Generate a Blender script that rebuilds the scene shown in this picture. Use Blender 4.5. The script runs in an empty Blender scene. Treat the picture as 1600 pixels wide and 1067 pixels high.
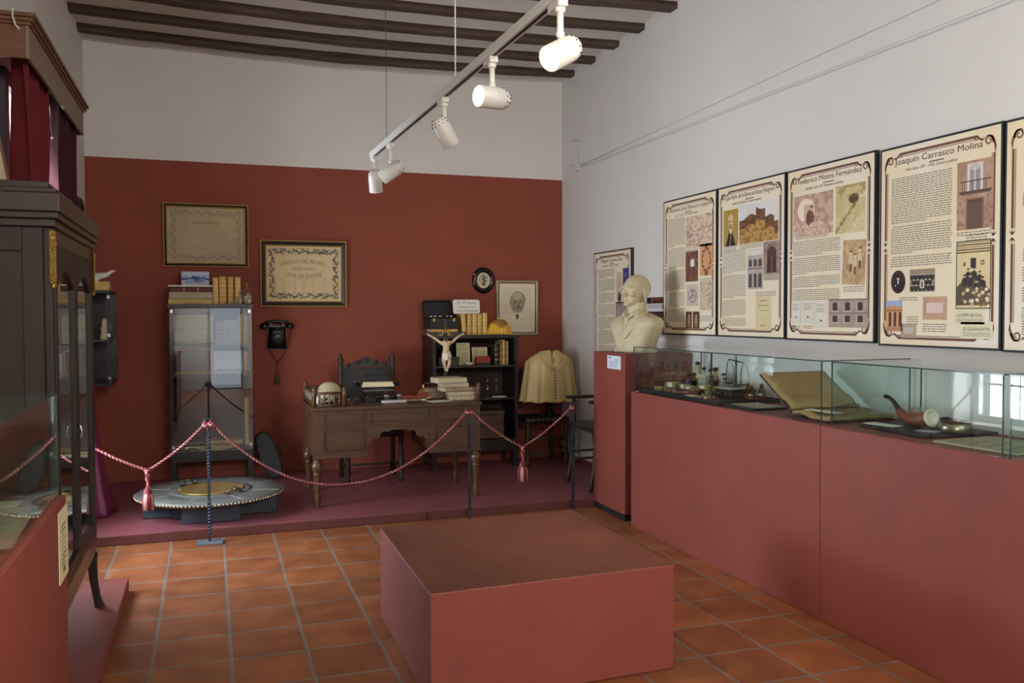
import bpy, bmesh, math, random
import numpy as np
from mathutils import Vector, Matrix
random.seed(7)
COL = bpy.context.scene.collection
PI = math.pi
SC = bpy.context.scene

# ------------------------------------------------------------------ camera
YAW, PITCH, ROLL, FPX, EYE = .333775, -.0314933, .0030474, 1366.88, 1.55
def cam_axes():
    f = Vector((math.sin(YAW)*math.cos(PITCH), math.cos(YAW)*math.cos(PITCH), math.sin(PITCH)))
    r = Vector((math.cos(YAW), -math.sin(YAW), 0)); d = f.cross(r)
    c, s = math.cos(ROLL), math.sin(ROLL)
    return c*r+s*d, -s*r+c*d, f
cr, cd, cf = cam_axes()
cam = bpy.data.cameras.new('camera'); co = bpy.data.objects.new('camera', cam); COL.objects.link(co)
M = Matrix.Identity(4)
for i in range(3):
    M[i][0] = cr[i]; M[i][1] = -cd[i]; M[i][2] = -cf[i]
M[2][3] = EYE
co.matrix_world = M
cam.sensor_width = 36; cam.lens = 36*FPX/1600; cam.clip_start = .05
SC.camera = co

# ------------------------------------------------------------------ mesh builder
class MB:
    def __init__(s): s.v = []; s.f = []; s.m = []; s.sm = []
    def add(s, vs, fs, mi=0, smooth=False):
        b = len(s.v); s.v += [tuple(v) for v in vs]
        for f in fs: s.f.append(tuple(b+i for i in f)); s.m.append(mi); s.sm.append(smooth)
        return s
    def box(s, x0, x1, y0, y1, z0, z1, mi=0, T=None):
        vs = [Vector((x, y, z)) for z in (z0, z1) for y in (y0, y1) for x in (x0, x1)]
        if T is not None: vs = [T @ v for v in vs]
        return s.add(vs, [(0,2,3,1),(4,5,7,6),(0,1,5,4),(2,6,7,3),(0,4,6,2),(1,3,7,5)], mi)
    def lathe(s, prof, c=(0,0,0), n=20, T=None, mi=0, smooth=True, sx=1, sy=1, mfn=None):
        vs = []; fs = []
        for r, z in prof:
            for k in range(n):
                a = 2*PI*k/n; v = Vector((r*math.cos(a)*sx, r*math.sin(a)*sy, z))
                if T is not None: v = T @ v
                vs.append(v+Vector(c))
        L = len(prof)
        b = len(s.v); s.v += [tuple(v) for v in vs]
        for i in range(L-1):
            for k in range(n):
                k2 = (k+1) % n
                s.f.append((b+i*n+k, b+i*n+k2, b+(i+1)*n+k2, b+(i+1)*n+k)); s.m.append(mfn(i,k) if mfn else mi); s.sm.append(smooth)
        for i, rev in ((0, True), (L-1, False)):
            if prof[i][0] > 1e-5:
                loop = [b+i*n+k for k in range(n)]
                s.f.append(tuple(reversed(loop)) if rev else tuple(loop)); s.m.append(mi); s.sm.append(False)
        return s
    def ell(s, c, r, n=20, m=12, T=None, mi=0):
        prof = []
        vs = []; fs = []
        for i in range(m+1):
            t = PI*i/m
            for k in range(n):
                a = 2*PI*k/n
                v = Vector((r[0]*math.sin(t)*math.cos(a), r[1]*math.sin(t)*math.sin(a), -r[2]*math.cos(t)))
                if T is not None: v = T @ v
                vs.append(v+Vector(c))
        for i in range(m):
            for k in range(n):
                k2 = (k+1) % n; fs.append((i*n+k, i*n+k2, (i+1)*n+k2, (i+1)*n+k))
        return s.add(vs, fs, mi, True)
    def tube(s, pts, r, n=8, mi=0, caps=True, smooth=True, mfn=None):
        pts = [Vector(p) for p in pts]; N = len(pts); vs = []; up = None
        rr = r if isinstance(r, (list, tuple)) else [r]*N
        for i, p in enumerate(pts):
            t = (pts[min(i+1,N-1)]-pts[max(i-1,0)]).normalized()
            if up is None:
                up = Vector((0,0,1)) if abs(t.z) < .9 else Vector((1,0,0))
            a = (up - t*up.dot(t)).normalized(); up = a; b = t.cross(a)
            for k in range(n):
                th = 2*PI*k/n; vs.append(p+(a*math.cos(th)+b*math.sin(th))*rr[i])
        b0 = len(s.v); s.v += [tuple(v) for v in vs]
        for i in range(N-1):
            for k in range(n):
                k2 = (k+1) % n
                s.f.append((b0+i*n+k, b0+i*n+k2, b0+(i+1)*n+k2, b0+(i+1)*n+k)); s.m.append(mfn(i,k) if mfn else mi); s.sm.append(smooth)
        if caps:
            s.f.append(tuple(b0+k for k in reversed(range(n)))); s.m.append(mi); s.sm.append(False)
            s.f.append(tuple(b0+(N-1)*n+k for k in range(n))); s.m.append(mi); s.sm.append(False)
        return s
    def prism(s, poly, a0, a1, plane='xy', mi=0, smooth=False, T=None):
        def P(p, a):
            v = Vector((p[0], p[1], a)) if plane == 'xy' else (Vector((p[0], a, p[1])) if plane == 'xz' else Vector((a, p[0], p[1])))
            return T @ v if T is not None else v
        n = len(poly)
        ar = sum(poly[i][0]*poly[(i+1)%n][1]-poly[(i+1)%n][0]*poly[i][1] for i in range(n))
        if (ar < 0) != (plane == 'xz'): poly = list(reversed(poly))
        vs = [P(p, a0) for p in poly]+[P(p, a1) for p in poly]
        fs = [tuple(reversed(range(n))), tuple(range(n, 2*n))]
        s.add(vs, fs, mi)
        b = len(s.v)-2*n
        for i in range(n):
            j = (i+1) % n
            s.f.append((b+i, b+j, b+n+j, b+n+i)); s.m.append(mi); s.sm.append(smooth)
        return s
    def grid(s, fn, nu, nv, closed=False, mi=0, smooth=True, mfn=None):
        b = len(s.v)
        for j in range(nv+1):
            for i in range(nu+(0 if closed else 1)):
                s.v.append(tuple(fn(i/nu, j/nv)))
        W = nu if closed else nu+1
        for j in range(nv):
            for i in range(nu):
                i2 = (i+1) % W
                s.f.append((b+j*W+i, b+j*W+i2, b+(j+1)*W+i2, b+(j+1)*W+i)); s.m.append(mfn(i,j) if mfn else mi); s.sm.append(smooth)
        return s
    def mesh(s, me, T=None, mi=0):
        b = len(s.v)
        s.v += [tuple(T @ v.co if T is not None else v.co) for v in me.vertices]
        for p in me.polygons:
            s.f.append(tuple(b+i for i in p.vertices)); s.m.append(mi); s.sm.append(False)
        return s
    def me(s, name='mesh'):
        m = bpy.data.meshes.new(name); m.from_pydata(s.v, [], s.f)
        m.polygons.foreach_set('material_index', s.m); m.polygons.foreach_set('use_smooth', s.sm); m.update(); return m
    def build(s, name, mats, parent=None, loc=(0,0,0), rz=0, bevel=0, rot=None, solid=0, label=None, sub=0):
        m = s.me(name)
        for x in (mats if isinstance(mats, (list, tuple)) else [mats]): m.materials.append(x)
        o = bpy.data.objects.new(name, m); COL.objects.link(o); o.parent = parent; o.location = loc
        o.rotation_euler = rot if rot else (0,0,rz)
        if solid:
            k = o.modifiers.new('solid', 'SOLIDIFY'); k.thickness = solid; k.offset = 0
        if sub:
            k = o.modifiers.new('sub', 'SUBSURF'); k.levels = k.render_levels = sub
        if bevel:
            k = o.modifiers.new('bevel', 'BEVEL'); k.width = bevel; k.segments = 2; k.limit_method = 'ANGLE'; k.angle_limit = math.radians(40)
        if label: o['label'] = label
        return o

def thing(name, label, cat, loc=(0,0,0), rz=0, group=None, rot=None):
    o = bpy.data.objects.new(name, None); COL.objects.link(o); o.location = loc
    o.rotation_euler = rot if rot else (0,0,rz); o.empty_display_size = .05
    o['label'] = label; o['category'] = cat
    if group: o['group'] = group
    return o
def tag(o, label, cat, group=None):
    o['label'] = label; o['category'] = cat
    if group: o['group'] = group
    return o
def struct(o):
    o['kind'] = 'structure'; return o
def copy_tree(o, parent=None, label=None):
    c = o.copy(); COL.objects.link(c)
    if parent: c.parent = parent
    if label: c['label'] = label
    for ch in o.children: copy_tree(ch, c)
    return c
def baked(o):
    """evaluated copy of an object's mesh, the object itself removed"""
    bpy.context.view_layer.update()
    dg = bpy.context.evaluated_depsgraph_get()
    me = bpy.data.meshes.new_from_object(o.evaluated_get(dg), depsgraph=dg)
    bpy.data.objects.remove(o); return me
def fused(mb, voxel, smooth=4):
    m = mb.me('tmp'); o = bpy.data.objects.new('tmp', m); COL.objects.link(o)
    k = o.modifiers.new('r', 'REMESH'); k.mode = 'VOXEL'; k.voxel_size = voxel
    k = o.modifiers.new('s', 'SMOOTH'); k.iterations = smooth; k.factor = .5
    me = baked(o)
    me.polygons.foreach_set('use_smooth', [True]*len(me.polygons)); return me
def skinned(verts, edges, radii, root=0, sub=2):
    m = bpy.data.meshes.new('tmp'); m.from_pydata(verts, edges, []); o = bpy.data.objects.new('tmp', m); COL.objects.link(o)
    k = o.modifiers.new('skin', 'SKIN'); k.use_smooth_shade = True
    for i, r in enumerate(radii): m.skin_vertices[0].data[i].radius = (r, r)
    m.skin_vertices[0].data[root].use_root = True
    k = o.modifiers.new('sub', 'SUBSURF'); k.levels = k.render_levels = sub
    me = baked(o); me.polygons.foreach_set('use_smooth', [True]*len(me.polygons)); return me
def link_mesh(me, name, mats, parent=None, loc=(0,0,0), rz=0, rot=None):
    for x in (mats if isinstance(mats, (list, tuple)) else [mats]): me.materials.append(x)
    o = bpy.data.objects.new(name, me); COL.objects.link(o); o.parent = parent; o.location = loc; o.rotation_euler = rot if rot else (0,0,rz)
    return o
_tc = {}
def text_mesh(body, size, shear=0, align='CENTER', width=None):
    key = (body, size, shear, align, width)
    if key in _tc: return _tc[key]
    cu = bpy.data.curves.new('t', 'FONT'); cu.body = body; cu.size = size; cu.align_x = align; cu.align_y = 'CENTER'; cu.shear = shear
    cu.resolution_u = 3
    o = bpy.data.objects.new('t', cu); COL.objects.link(o)
    me = baked(o); bpy.data.curves.remove(cu)
    xs = [v.co.x for v in me.vertices]
    if width and xs:
        k = width/max(1e-6, max(xs)-min(xs))
        for v in me.vertices: v.co.x *= k
    _tc[key] = me; return me
def put_text(mb, body, size, x, z, y=0, mi=0, shear=0, align='CENTER', width=None, arc=0, tilt=0):
    """lettering in the XZ plane facing -Y"""
    me = text_mesh(body, size, shear, align, width); b = len(mb.v)
    ct, st = math.cos(tilt), math.sin(tilt)
    for v in me.vertices:
        a, c = v.co.x, v.co.y + arc*v.co.x**2
        a, c = a*ct-c*st, a*st+c*ct
        mb.v.append((x+a, y, z+c))
    for p in me.polygons: mb.f.append(tuple(b+i for i in p.vertices)); mb.m.append(mi); mb.sm.append(False)

# ------------------------------------------------------------------ materials
def lin(c):
    return tuple((x/12.92 if x <= .04045 else ((x+.055)/1.055)**2.4) for x in (v/255 for v in c))
def mat(name, rgb, rough=.6, metal=0, var=0, scale=8, bump=0, bscale=60, spec=.4, emit=None, stretch=(1,1,1), rgb2=None, coat=0, detail=4):
    m = bpy.data.materials.new(name); m.use_nodes = True; N = m.node_tree.nodes; L = m.node_tree.links
    b = N['Principled BSDF']; c = lin(rgb)
    b.inputs['Base Color'].default_value = (*c, 1); b.inputs['Roughness'].default_value = rough; b.inputs['Metallic'].default_value = metal
    b.inputs['Specular IOR Level'].default_value = spec
    if coat: b.inputs['Coat Weight'].default_value = coat; b.inputs['Coat Roughness'].default_value = .15
    tc = None
    if var or bump or rgb2:
        tc = N.new('ShaderNodeTexCoord'); mp = N.new('ShaderNodeMapping'); mp.inputs['Scale'].default_value = stretch
        L.new(tc.outputs['Object'], mp.inputs['Vector'])
    if var or rgb2:
        n = N.new('ShaderNodeTexNoise'); n.inputs['Scale'].default_value = scale; n.inputs['Detail'].default_value = detail; n.inputs['Roughness'].default_value = .6
        L.new(mp.outputs['Vector'], n.inputs['Vector'])
        r = N.new('ShaderNodeValToRGB'); r.color_ramp.elements[0].position = .3; r.color_ramp.elements[1].position = .7
        c2 = lin(rgb2) if rgb2 else tuple(x*(1+var) for x in c); c1 = c if rgb2 else tuple(x*(1-var) for x in c)
        r.color_ramp.elements[0].color = (*c1, 1); r.color_ramp.elements[1].color = (*c2, 1)
        L.new(n.outputs['Fac'], r.inputs['Fac']); L.new(r.outputs['Color'], b.inputs['Base Color'])
    if bump:
        n2 = N.new('ShaderNodeTexNoise'); n2.inputs['Scale'].default_value = bscale; n2.inputs['Detail'].default_value = 3
        L.new(mp.outputs['Vector'], n2.inputs['Vector'])
        bp = N.new('ShaderNodeBump'); bp.inputs['Strength'].default_value = bump; bp.inputs['Distance'].default_value = .01
        L.new(n2.outputs['Fac'], bp.inputs['Height']); L.new(bp.outputs['Normal'], b.inputs['Normal'])
    if emit:
        b.inputs['Emission Color'].default_value = (*lin(rgb), 1); b.inputs['Emission Strength'].default_value = emit
    return m
def wood(name, a, b, rough=.4, axis='x', scale=6, coat=0):
    st = {'x': (.6, 9, 9), 'y': (9, .6, 9), 'z': (9, 9, .6)}[axis]
    return mat(name, a, rough, rgb2=b, scale=scale*.5, stretch=st, bump=.05, bscale=20, coat=coat)
def glass_mat(name, tint=(.93, .97, .95), f0=.05, gain=1.0):
    m = bpy.data.materials.new(name); m.use_nodes = True; N = m.node_tree.nodes; L = m.node_tree.links
    for n in list(N):
        if n.type == 'BSDF_PRINCIPLED': N.remove(n)
    out = [n for n in N if n.type == 'OUTPUT_MATERIAL'][0]
    t = N.new('ShaderNodeBsdfTransparent'); t.inputs['Color'].default_value = (*tint, 1)
    g = N.new('ShaderNodeBsdfGlossy'); g.inputs['Roughness'].default_value = 0.0; g.inputs['Color'].default_value = (1,1,1,1)
    lw = N.new('ShaderNodeLayerWeight'); lw.inputs['Blend'].default_value = .5
    p = N.new('ShaderNodeMath'); p.operation = 'POWER'; p.inputs[1].default_value = 5; L.new(lw.outputs['Facing'], p.inputs[0])
    q = N.new('ShaderNodeMath'); q.operation = 'MULTIPLY_ADD'; q.inputs[1].default_value = (1-f0)*gain; q.inputs[2].default_value = f0; q.use_clamp = True
    L.new(p.outputs[0], q.inputs[0])
    x = N.new('ShaderNodeMixShader'); L.new(q.outputs[0], x.inputs[0]); L.new(t.outputs[0], x.inputs[1]); L.new(g.outputs[0], x.inputs[2])
    L.new(x.outputs[0], out.inputs['Surface']); return m
def painted_mat():
    m = bpy.data.materials.new('printed_paper'); m.use_nodes = True; N = m.node_tree.nodes; b = N['Principled BSDF']
    a = N.new('ShaderNodeVertexColor'); a.layer_name = 'paint'; m.node_tree.links.new(a.outputs['Color'], b.inputs['Base Color'])
    b.inputs['Roughness'].default_value = .55; b.inputs['Specular IOR Level'].default_value = .3; return m
PAINTED = painted_mat()

def vn(U, V, s, seed=0):
    x = U*s; y = V*s; xi = np.floor(x); yi = np.floor(y); fx = x-xi; fy = y-yi
    fx = fx*fx*(3-2*fx); fy = fy*fy*(3-2*fy)
    def h(a, b):
        t = np.sin(a*127.1+b*311.7+seed*74.7)*43758.5453; return t-np.floor(t)
    return (h(xi,yi)*(1-fx)+h(xi+1,yi)*fx)*(1-fy)+(h(xi,yi+1)*(1-fx)+h(xi+1,yi+1)*fx)*fy
def fbm(U, V, s, seed=0): return .5*vn(U,V,s,seed)+.3*vn(U,V,s*2.1,seed+1)+.2*vn(U,V,s*4.3,seed+2)
class Art:
    """a small picture: U right, V down, both 0..1; sRGB 0..255"""
    def __init__(s, nx, ny, bg, asp=1):
        u = np.linspace(0, 1, nx); v = np.linspace(0, 1, ny); s.U, s.V = np.meshgrid(u, v); s.asp = asp
        s.c = np.ones((ny, nx, 3))*np.array(bg, float)
    def put(s, mask, col, k=1.0):
        m = (np.clip(mask, 0, 1)*k)[..., None] if mask.dtype != bool else (mask.astype(float)*k)[..., None]
        s.c = s.c*(1-m)+np.array(col, float)*m; return s
    def rect(s, u0, u1, v0, v1, col, k=1): return s.put((s.U > u0)&(s.U < u1)&(s.V > v0)&(s.V < v1), col, k)
    def disc(s, u, v, ru, rv, col, k=1): return s.put(((s.U-u)/ru)**2+((s.V-v)/rv)**2 < 1, col, k)
    def noise(s, sc, amt, seed=0):
        s.c = s.c+((fbm(s.U*s.asp, s.V, sc, seed)-.5)*2*amt)[..., None]; return s
def pic(art, name, w, h, parent=None, loc=(0,0,0), rot=None, depth=0, shape=None):
    """picture in the XZ plane facing -Y, centred on loc"""
    ny, nx, _ = art.c.shape
    X = (art.U-.5)*w; Z = (.5-art.V)*h
    vs = np.stack([X, np.zeros_like(X), Z], -1).reshape(-1, 3)
    fs = []
    for j in range(ny-1):
        for i in range(nx-1):
            if shape == 'oval':
                uu = (i+.5)/(nx-1)*2-1; vv = (j+.5)/(ny-1)*2-1
                if uu*uu+vv*vv > 1: continue
            a = j*nx+i; fs.append((a+nx, a+nx+1, a+1, a))
    me = bpy.data.meshes.new(name); me.from_pydata([tuple(v) for v in vs], [], fs)
    ca = me.color_attributes.new('paint', 'FLOAT_COLOR', 'POINT')
    c = np.clip(art.c, 0, 255)/255; c = np.where(c <= .04045, c/12.92, ((c+.055)/1.055)**2.4)
    ca.data.foreach_set('color', np.concatenate([c, np.ones((ny, nx, 1))], -1).astype(np.float32).ravel())
    me.materials.append(PAINTED); me.update()
    o = bpy.data.objects.new(name, me); COL.objects.link(o); o.parent = parent; o.location = loc
    if rot: o.rotation_euler = rot
    return o

# palette
RED_BOX = mat('red_painted_board', (128, 62, 52), .55, var=.09, scale=3, bump=.06, bscale=40)
RED_BOX_TOP = RED_BOX
RED_WALL = mat('oxblood_wall_paint', (134, 64, 46), .75, var=.08, scale=2, bump=.08, bscale=30)
RED_DECK = mat('plum_red_deck_paint', (136, 78, 84), .35, var=.08, scale=3)
WHITE_WALL = mat('white_lime_plaster', (212, 208, 203), .85, var=.03, scale=1.5, bump=.12, bscale=12)
CEIL = mat('ceiling_plaster', (205, 198, 190), .9, var=.04, scale=3, bump=.2, bscale=10)
BEAM = wood('old_dark_beam_wood', (64, 51, 42), (94, 77, 64), .9, 'x')
DARK = wood('dark_mahogany', (30, 20, 14), (44, 31, 22), .5, 'z', coat=.04)
DARKX = wood('dark_mahogany_rails', (36, 26, 21), (54, 39, 31), .35, 'x', coat=.15)
EBONY = wood('ebonised_wood', (28, 23, 23), (40, 33, 32), .38, 'z', coat=.12)
DESK = wood('walnut_brown', (58, 38, 22), (84, 57, 34), .48, 'x')
DESKV = wood('walnut_brown_upright', (66, 44, 27), (92, 64, 40), .35, 'z', coat=.08)
CHAIRW = wood('dark_oak', (38, 29, 24), (54, 42, 33), .45, 'z')
PELMET = wood('pelmet_brown', (98, 64, 42), (114, 78, 52), .5, 'x')
BLACK = mat('black_board', (30, 29, 30), .5)
BLACKGLOSS = mat('black_bakelite', (16, 16, 17), .18)
LEATHER = mat('black_green_leather', (24, 25, 24), .5, var=.15, scale=30, bump=.2, bscale=80)
IRON = mat('blued_wrought_iron', (62, 70, 82), .4, .75, var=.15, scale=30)
BRASS = mat('hammered_brass', (204, 170, 94), .3, .8, var=.12, scale=25, bump=.25, bscale=45)
GOLD = mat('gilt', (150, 122, 62), .4, .55, bump=.25, bscale=120)
SILVER = mat('nickel', (190, 190, 192), .25, 1)
WHITE_METAL = mat('white_enamel', (206, 204, 197), .3)
PAPER = mat('aged_paper', (206, 192, 158), .8, var=.05, scale=8)
PAPERW = mat('white_paper', (214, 210, 200), .8, var=.03, scale=8)
CREAM = mat('cream_card', (222, 208, 172), .7, var=.03)
PAGES = mat('page_edges', (188, 174, 146), .9, var=.15, scale=4, stretch=(1,1,80))
YLEATHER = mat('tan_calf_leather', (184, 142, 72), .5, var=.18, scale=20)
YLEATHER2 = mat('straw_vellum', (196, 164, 92), .55, var=.15, scale=15)
VELLUM = mat('grey_vellum', (170, 156, 130), .65, var=.15, scale=20)
INK = mat('brown_ink', (70, 46, 38), .7)
INK2 = mat('grey_ink', (134, 122, 112), .7)
MAUVE = mat('mauve_brown_print', (112, 74, 62), .7)
VELVET = mat('crimson_velvet', (98, 20, 27), .9, var=.15, scale=6)
VELVET_SHADE = mat('backlit_velvet_shade', (58, 15, 24), .9, var=.15, scale=6)  # darker copy of the curtain velvet, backlit shade put into its colour
PLASTER = mat('aged_plaster', (186, 174, 144), .7, var=.1, scale=14, bump=.12, bscale=50)
SATIN = mat('beige_satin', (200, 176, 120), .36, var=.06, scale=6)
ROPE_R = mat('crimson_cord', (104, 28, 38), .75); ROPE_W = mat('pink_white_cord', (184, 138, 130), .75)
GLASS = glass_mat('showcase_glass', (.92, .965, .955), .045)
GLASS_EDGE = mat('green_glass_edge', (48, 66, 62), .15)
CAB_GLASS = glass_mat('cabinet_glass', (.8, .82, .8), .06)
BOTTLE = glass_mat('bottle_glass', (.9, .88, .82), .08)
BOTTLE_A = glass_mat('amber_bottle_glass', (.62, .42, .22), .08)
TILEBLUE = None
# ------------------------------------------------------------------ the room
XL, XR, YB, YN, ZC = -1.0, 3.48, 8.44, -3.2, 4.0
DK = .068                      # height of the low stage
def floor_mat():
    m = bpy.data.materials.new('terracotta_tiles'); m.use_nodes = True; N = m.node_tree.nodes; L = m.node_tree.links; b = N['Principled BSDF']
    tc = N.new('ShaderNodeTexCoord'); mp = N.new('ShaderNodeMapping'); mp.inputs['Location'].default_value = (-.083, -3.082+.338*20, 0)
    # warp the joints a little
    nz = N.new('ShaderNodeTexNoise'); nz.inputs['Scale'].default_value = 5; L.new(tc.outputs['Object'], nz.inputs['Vector'])
    mx = N.new('ShaderNodeVectorMath'); mx.operation = 'MULTIPLY_ADD'; mx.inputs[1].default_value = (.014,.014,0); L.new(nz.outputs['Color'], mx.inputs[0]); L.new(tc.outputs['Object'], mx.inputs[2])
    L.new(mx.outputs[0], mp.inputs['Vector'])
    br = N.new('ShaderNodeTexBrick'); br.offset = 0; br.inputs['Scale'].default_value = 1; br.inputs['Brick Width'].default_value = .334; br.inputs['Row Height'].default_value = .338
    br.inputs['Mortar Size'].default_value = .0088; br.inputs['Mortar Smooth'].default_value = .15; br.inputs['Bias'].default_value = 0
    br.inputs['Color1'].default_value = (*lin((154, 94, 58)), 1); br.inputs['Color2'].default_value = (*lin((134, 80, 48)), 1); br.inputs['Mortar'].default_value = (*lin((126, 116, 108)), 1)
    L.new(mp.outputs['Vector'], br.inputs['Vector'])
    n2 = N.new('ShaderNodeTexNoise'); n2.inputs['Scale'].default_value = 6; n2.inputs['Detail'].default_value = 6; L.new(tc.outputs['Object'], n2.inputs['Vector'])
    r = N.new('ShaderNodeValToRGB'); r.color_ramp.elements[0].position = .3; r.color_ramp.elements[1].position = .7
    r.color_ramp.elements[0].color = (.62,.55,.5,1); r.color_ramp.elements[1].color = (1.12,1.1,1.05,1); L.new(n2.outputs['Fac'], r.inputs['Fac'])
    mu = N.new('ShaderNodeMix'); mu.data_type = 'RGBA'; mu.blend_type = 'MULTIPLY'; mu.inputs['Factor'].default_value = .8
    L.new(br.outputs['Color'], mu.inputs['A']); L.new(r.outputs['Color'], mu.inputs['B']); L.new(mu.outputs['Result'], b.inputs['Base Color'])
    rr = N.new('ShaderNodeMapRange'); rr.inputs['To Min'].default_value = .32; rr.inputs['To Max'].default_value = .55; L.new(n2.outputs['Fac'], rr.inputs['Value']); L.new(rr.outputs['Result'], b.inputs['Roughness'])
    bp = N.new('ShaderNodeBump'); bp.inputs['Strength'].default_value = .5; bp.inputs['Distance'].default_value = .004; bp.invert = True
    L.new(br.outputs['Fac'], bp.inputs['Height']); L.new(bp.outputs['Normal'], b.inputs['Normal'])
    return m
struct(MB().box(XL-.3, XR+.3, YN-.3, YB+.3, -.1, 0).build('floor', floor_mat()))
struct(MB().box(XL-.3, XR+.3, YN-.3, YB+.3, ZC+.04, ZC+.2).build('ceiling', CEIL))
# back wall: lime white above, oxblood paint below
SPL = 2.932
w = MB().box(XL-.3, XR+.3, YB, YB+.3, SPL, ZC+.1, 0).box(XL-.3, XR+.3, YB, YB+.3, -.05, SPL, 1)
struct(w.build('wall_back', [WHITE_WALL, RED_WALL]))
struct(MB().box(XR, XR+.3, YN-.3, YB, -.05, ZC+.1).build('wall_right', WHITE_WALL))
def holed(x0, x1, holes, y0, y1, axis='x'):
    """a wall slab between x0 and x1 running along y (or along x) with rectangular holes (a0, a1, z0, z1)"""
    m = MB(); cuts = sorted({y0, y1, *[h[0] for h in holes], *[h[1] for h in holes]})
    for a, b in zip(cuts, cuts[1:]):
        hs = [h for h in holes if h[0] <= a+1e-6 and h[1] >= b-1e-6]
        segs = [(-.05, ZC+.1)]
        for h in hs: segs = [(-.05, h[2]), (h[3], ZC+.1)]
        for z0, z1 in segs:
            if axis == 'x': m.box(x0, x1, a, b, z0, z1)
            else: m.box(a, b, x0, x1, z0, z1)
    return m
W1 = (5.22, 6.58, .5, 2.75); W2 = (-2.5, -.5, .5, 2.75)
struct(holed(XL-.35, XL, [W1, W2], YN-.3, YB).build('wall_left', WHITE_WALL))
DOOR = (-.02, .68, 0, 2.25); FILL_GAP = (.9, 2.9, 2.95, 3.8)  # the high second opening is added only to let fill light in
struct(holed(YN-.3, YN, [DOOR, FILL_GAP], XL, XR, 'y').build('wall_near', WHITE_WALL))
def window(n, W):
    t = MB()
    f = MB(); x0, x1 = XL-.3, XL-.25; y0, y1, z0, z1 = W
    for a, b in ((y0, y0+.06), (y1-.06, y1), ((y0+y1)/2-.04, (y0+y1)/2+.04)): f.box(x0, x1, a, b, z0, z1)
    for a, b in ((z0, z0+.06), (z1-.06, z1)): f.box(x0, x1, y0+.06, y1-.06, a, b)
    fr = struct(f.build('window_%d' % n, WHITE_METAL))
    g = MB()
    k = 0
    y = y0+.15
    while y < y1-.05:
        g.tube([(XL-.33, y, z0+.001), (XL-.33, y, z1-.001)], .009, 6); y += .19
    for z in (z0+.35, z0+1.2, z0+1.9): g.box(XL-.337, XL-.323, y0+.001, y1-.001, z, z+.02)
    g.build('window_bars', IRON, fr)
    MB().box(XL-.28, XL-.275, y0+.061, y1-.061, z0+.061, z1-.061).build('window_pane', glass_mat('window_glass_%d' % n, (.97,.98,.98), .04), fr)
window(1, W1); window(2, W2)
f = MB(); f.box(XL+.0005, XL+.03, 5.13, 5.22, .45, 2.83).box(XL+.0005, XL+.03, 6.58, 6.67, .45, 2.83).box(XL+.0005, XL+.03, 5.22, 6.58, 2.75, 2.83)
struct(f.build('trim_1', mat('window_casing', (70, 66, 72), .5)))
f = MB()
for a, b in ((DOOR[0], DOOR[0]+.05), (DOOR[1]-.05, DOOR[1])): f.box(a, b, YN-.12, YN+.0, 0, 2.25)
f.box(DOOR[0]+.05, DOOR[1]-.05, YN-.12, YN, 2.2, 2.25)
struct(f.build('door_1', mat('door_frame_grey', (150, 146, 140), .6)))
# beams: old, hewn, sagging a little in the middle
for k, (y, sag, tw) in enumerate([(8.16, .055, .0), (7.66, .05, .02), (7.16, .055, -.01), (6.68, .045, .02), (6.14, .05, 0), (5.62, .05, .01), (5.1, .05, 0), (4.6, .05, 0), (4.1, .05, 0), (3.6, .05, 0), (3.0, .05, 0), (2.4, .05, 0)]):
    rr = random.Random(k)
    ph = rr.random()*9
    def fn(u, v, y=y, sag=sag, ph=ph):
        a = 2*PI*v+PI/4
        x = XL+(XR-XL)*u; e = .012*math.sin(x*3.1+ph)+.008*math.sin(x*7.3+ph*2)+.004*math.sin(x*19+ph)
        yy = (1 if math.cos(a) > 0 else -1)*(.052+.006*math.sin(x*5+ph)); zz = (1 if math.sin(a) > 0 else -1)
        zb = 3.925-sag*math.sin(PI*u)+e*.4 if zz < 0 else ZC+.06
        return (x, y+yy+e*.5, zb)
    m = MB().grid(lambda u, v: fn(u, (round(v*4) % 4)/4), 40, 4, smooth=False)
    struct(m.build('ceiling_beam', BEAM, bevel=0))
    # plaster vault strip between the beams
for k, (y0, y1) in enumerate(zip([8.44, 8.10, 7.6, 7.1, 6.62, 6.08, 5.56, 5.04, 4.54, 4.04, 3.54, 2.94], [8.22, 7.72, 7.22, 6.74, 6.2, 5.68, 5.16, 4.66, 4.16, 3.66, 3.06, 2.46])):
    def fv(u, v, y0=y0, y1=y1): return (XL+(XR-XL)*u, y0+(y1-y0)*v, 3.975+.03*math.sin(PI*v)-.045*math.sin(PI*u))
    struct(MB().grid(fv, 16, 6).build('ceiling_vault', CEIL))
# low stage: two painted boards
SEAM = 1.53
YF = 6.385
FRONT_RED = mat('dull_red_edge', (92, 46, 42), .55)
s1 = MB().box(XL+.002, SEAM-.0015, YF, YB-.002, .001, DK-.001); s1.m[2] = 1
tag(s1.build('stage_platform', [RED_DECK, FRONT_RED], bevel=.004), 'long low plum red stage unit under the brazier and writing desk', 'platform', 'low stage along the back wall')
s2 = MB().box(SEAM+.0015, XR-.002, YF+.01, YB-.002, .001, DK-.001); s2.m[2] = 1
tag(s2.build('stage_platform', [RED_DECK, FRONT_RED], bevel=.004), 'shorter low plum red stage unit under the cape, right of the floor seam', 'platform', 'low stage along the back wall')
struct(MB().box(XR-.012, XR-.0005, 6.45, YB-.001, DK+.001, .115).build('baseboard_right', RED_BOX))
struct(MB().box(XL+.0005, XR-.013, YB-.010, YB-.0005, DK+.001, .13).build('baseboard_back', RED_WALL))
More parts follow.
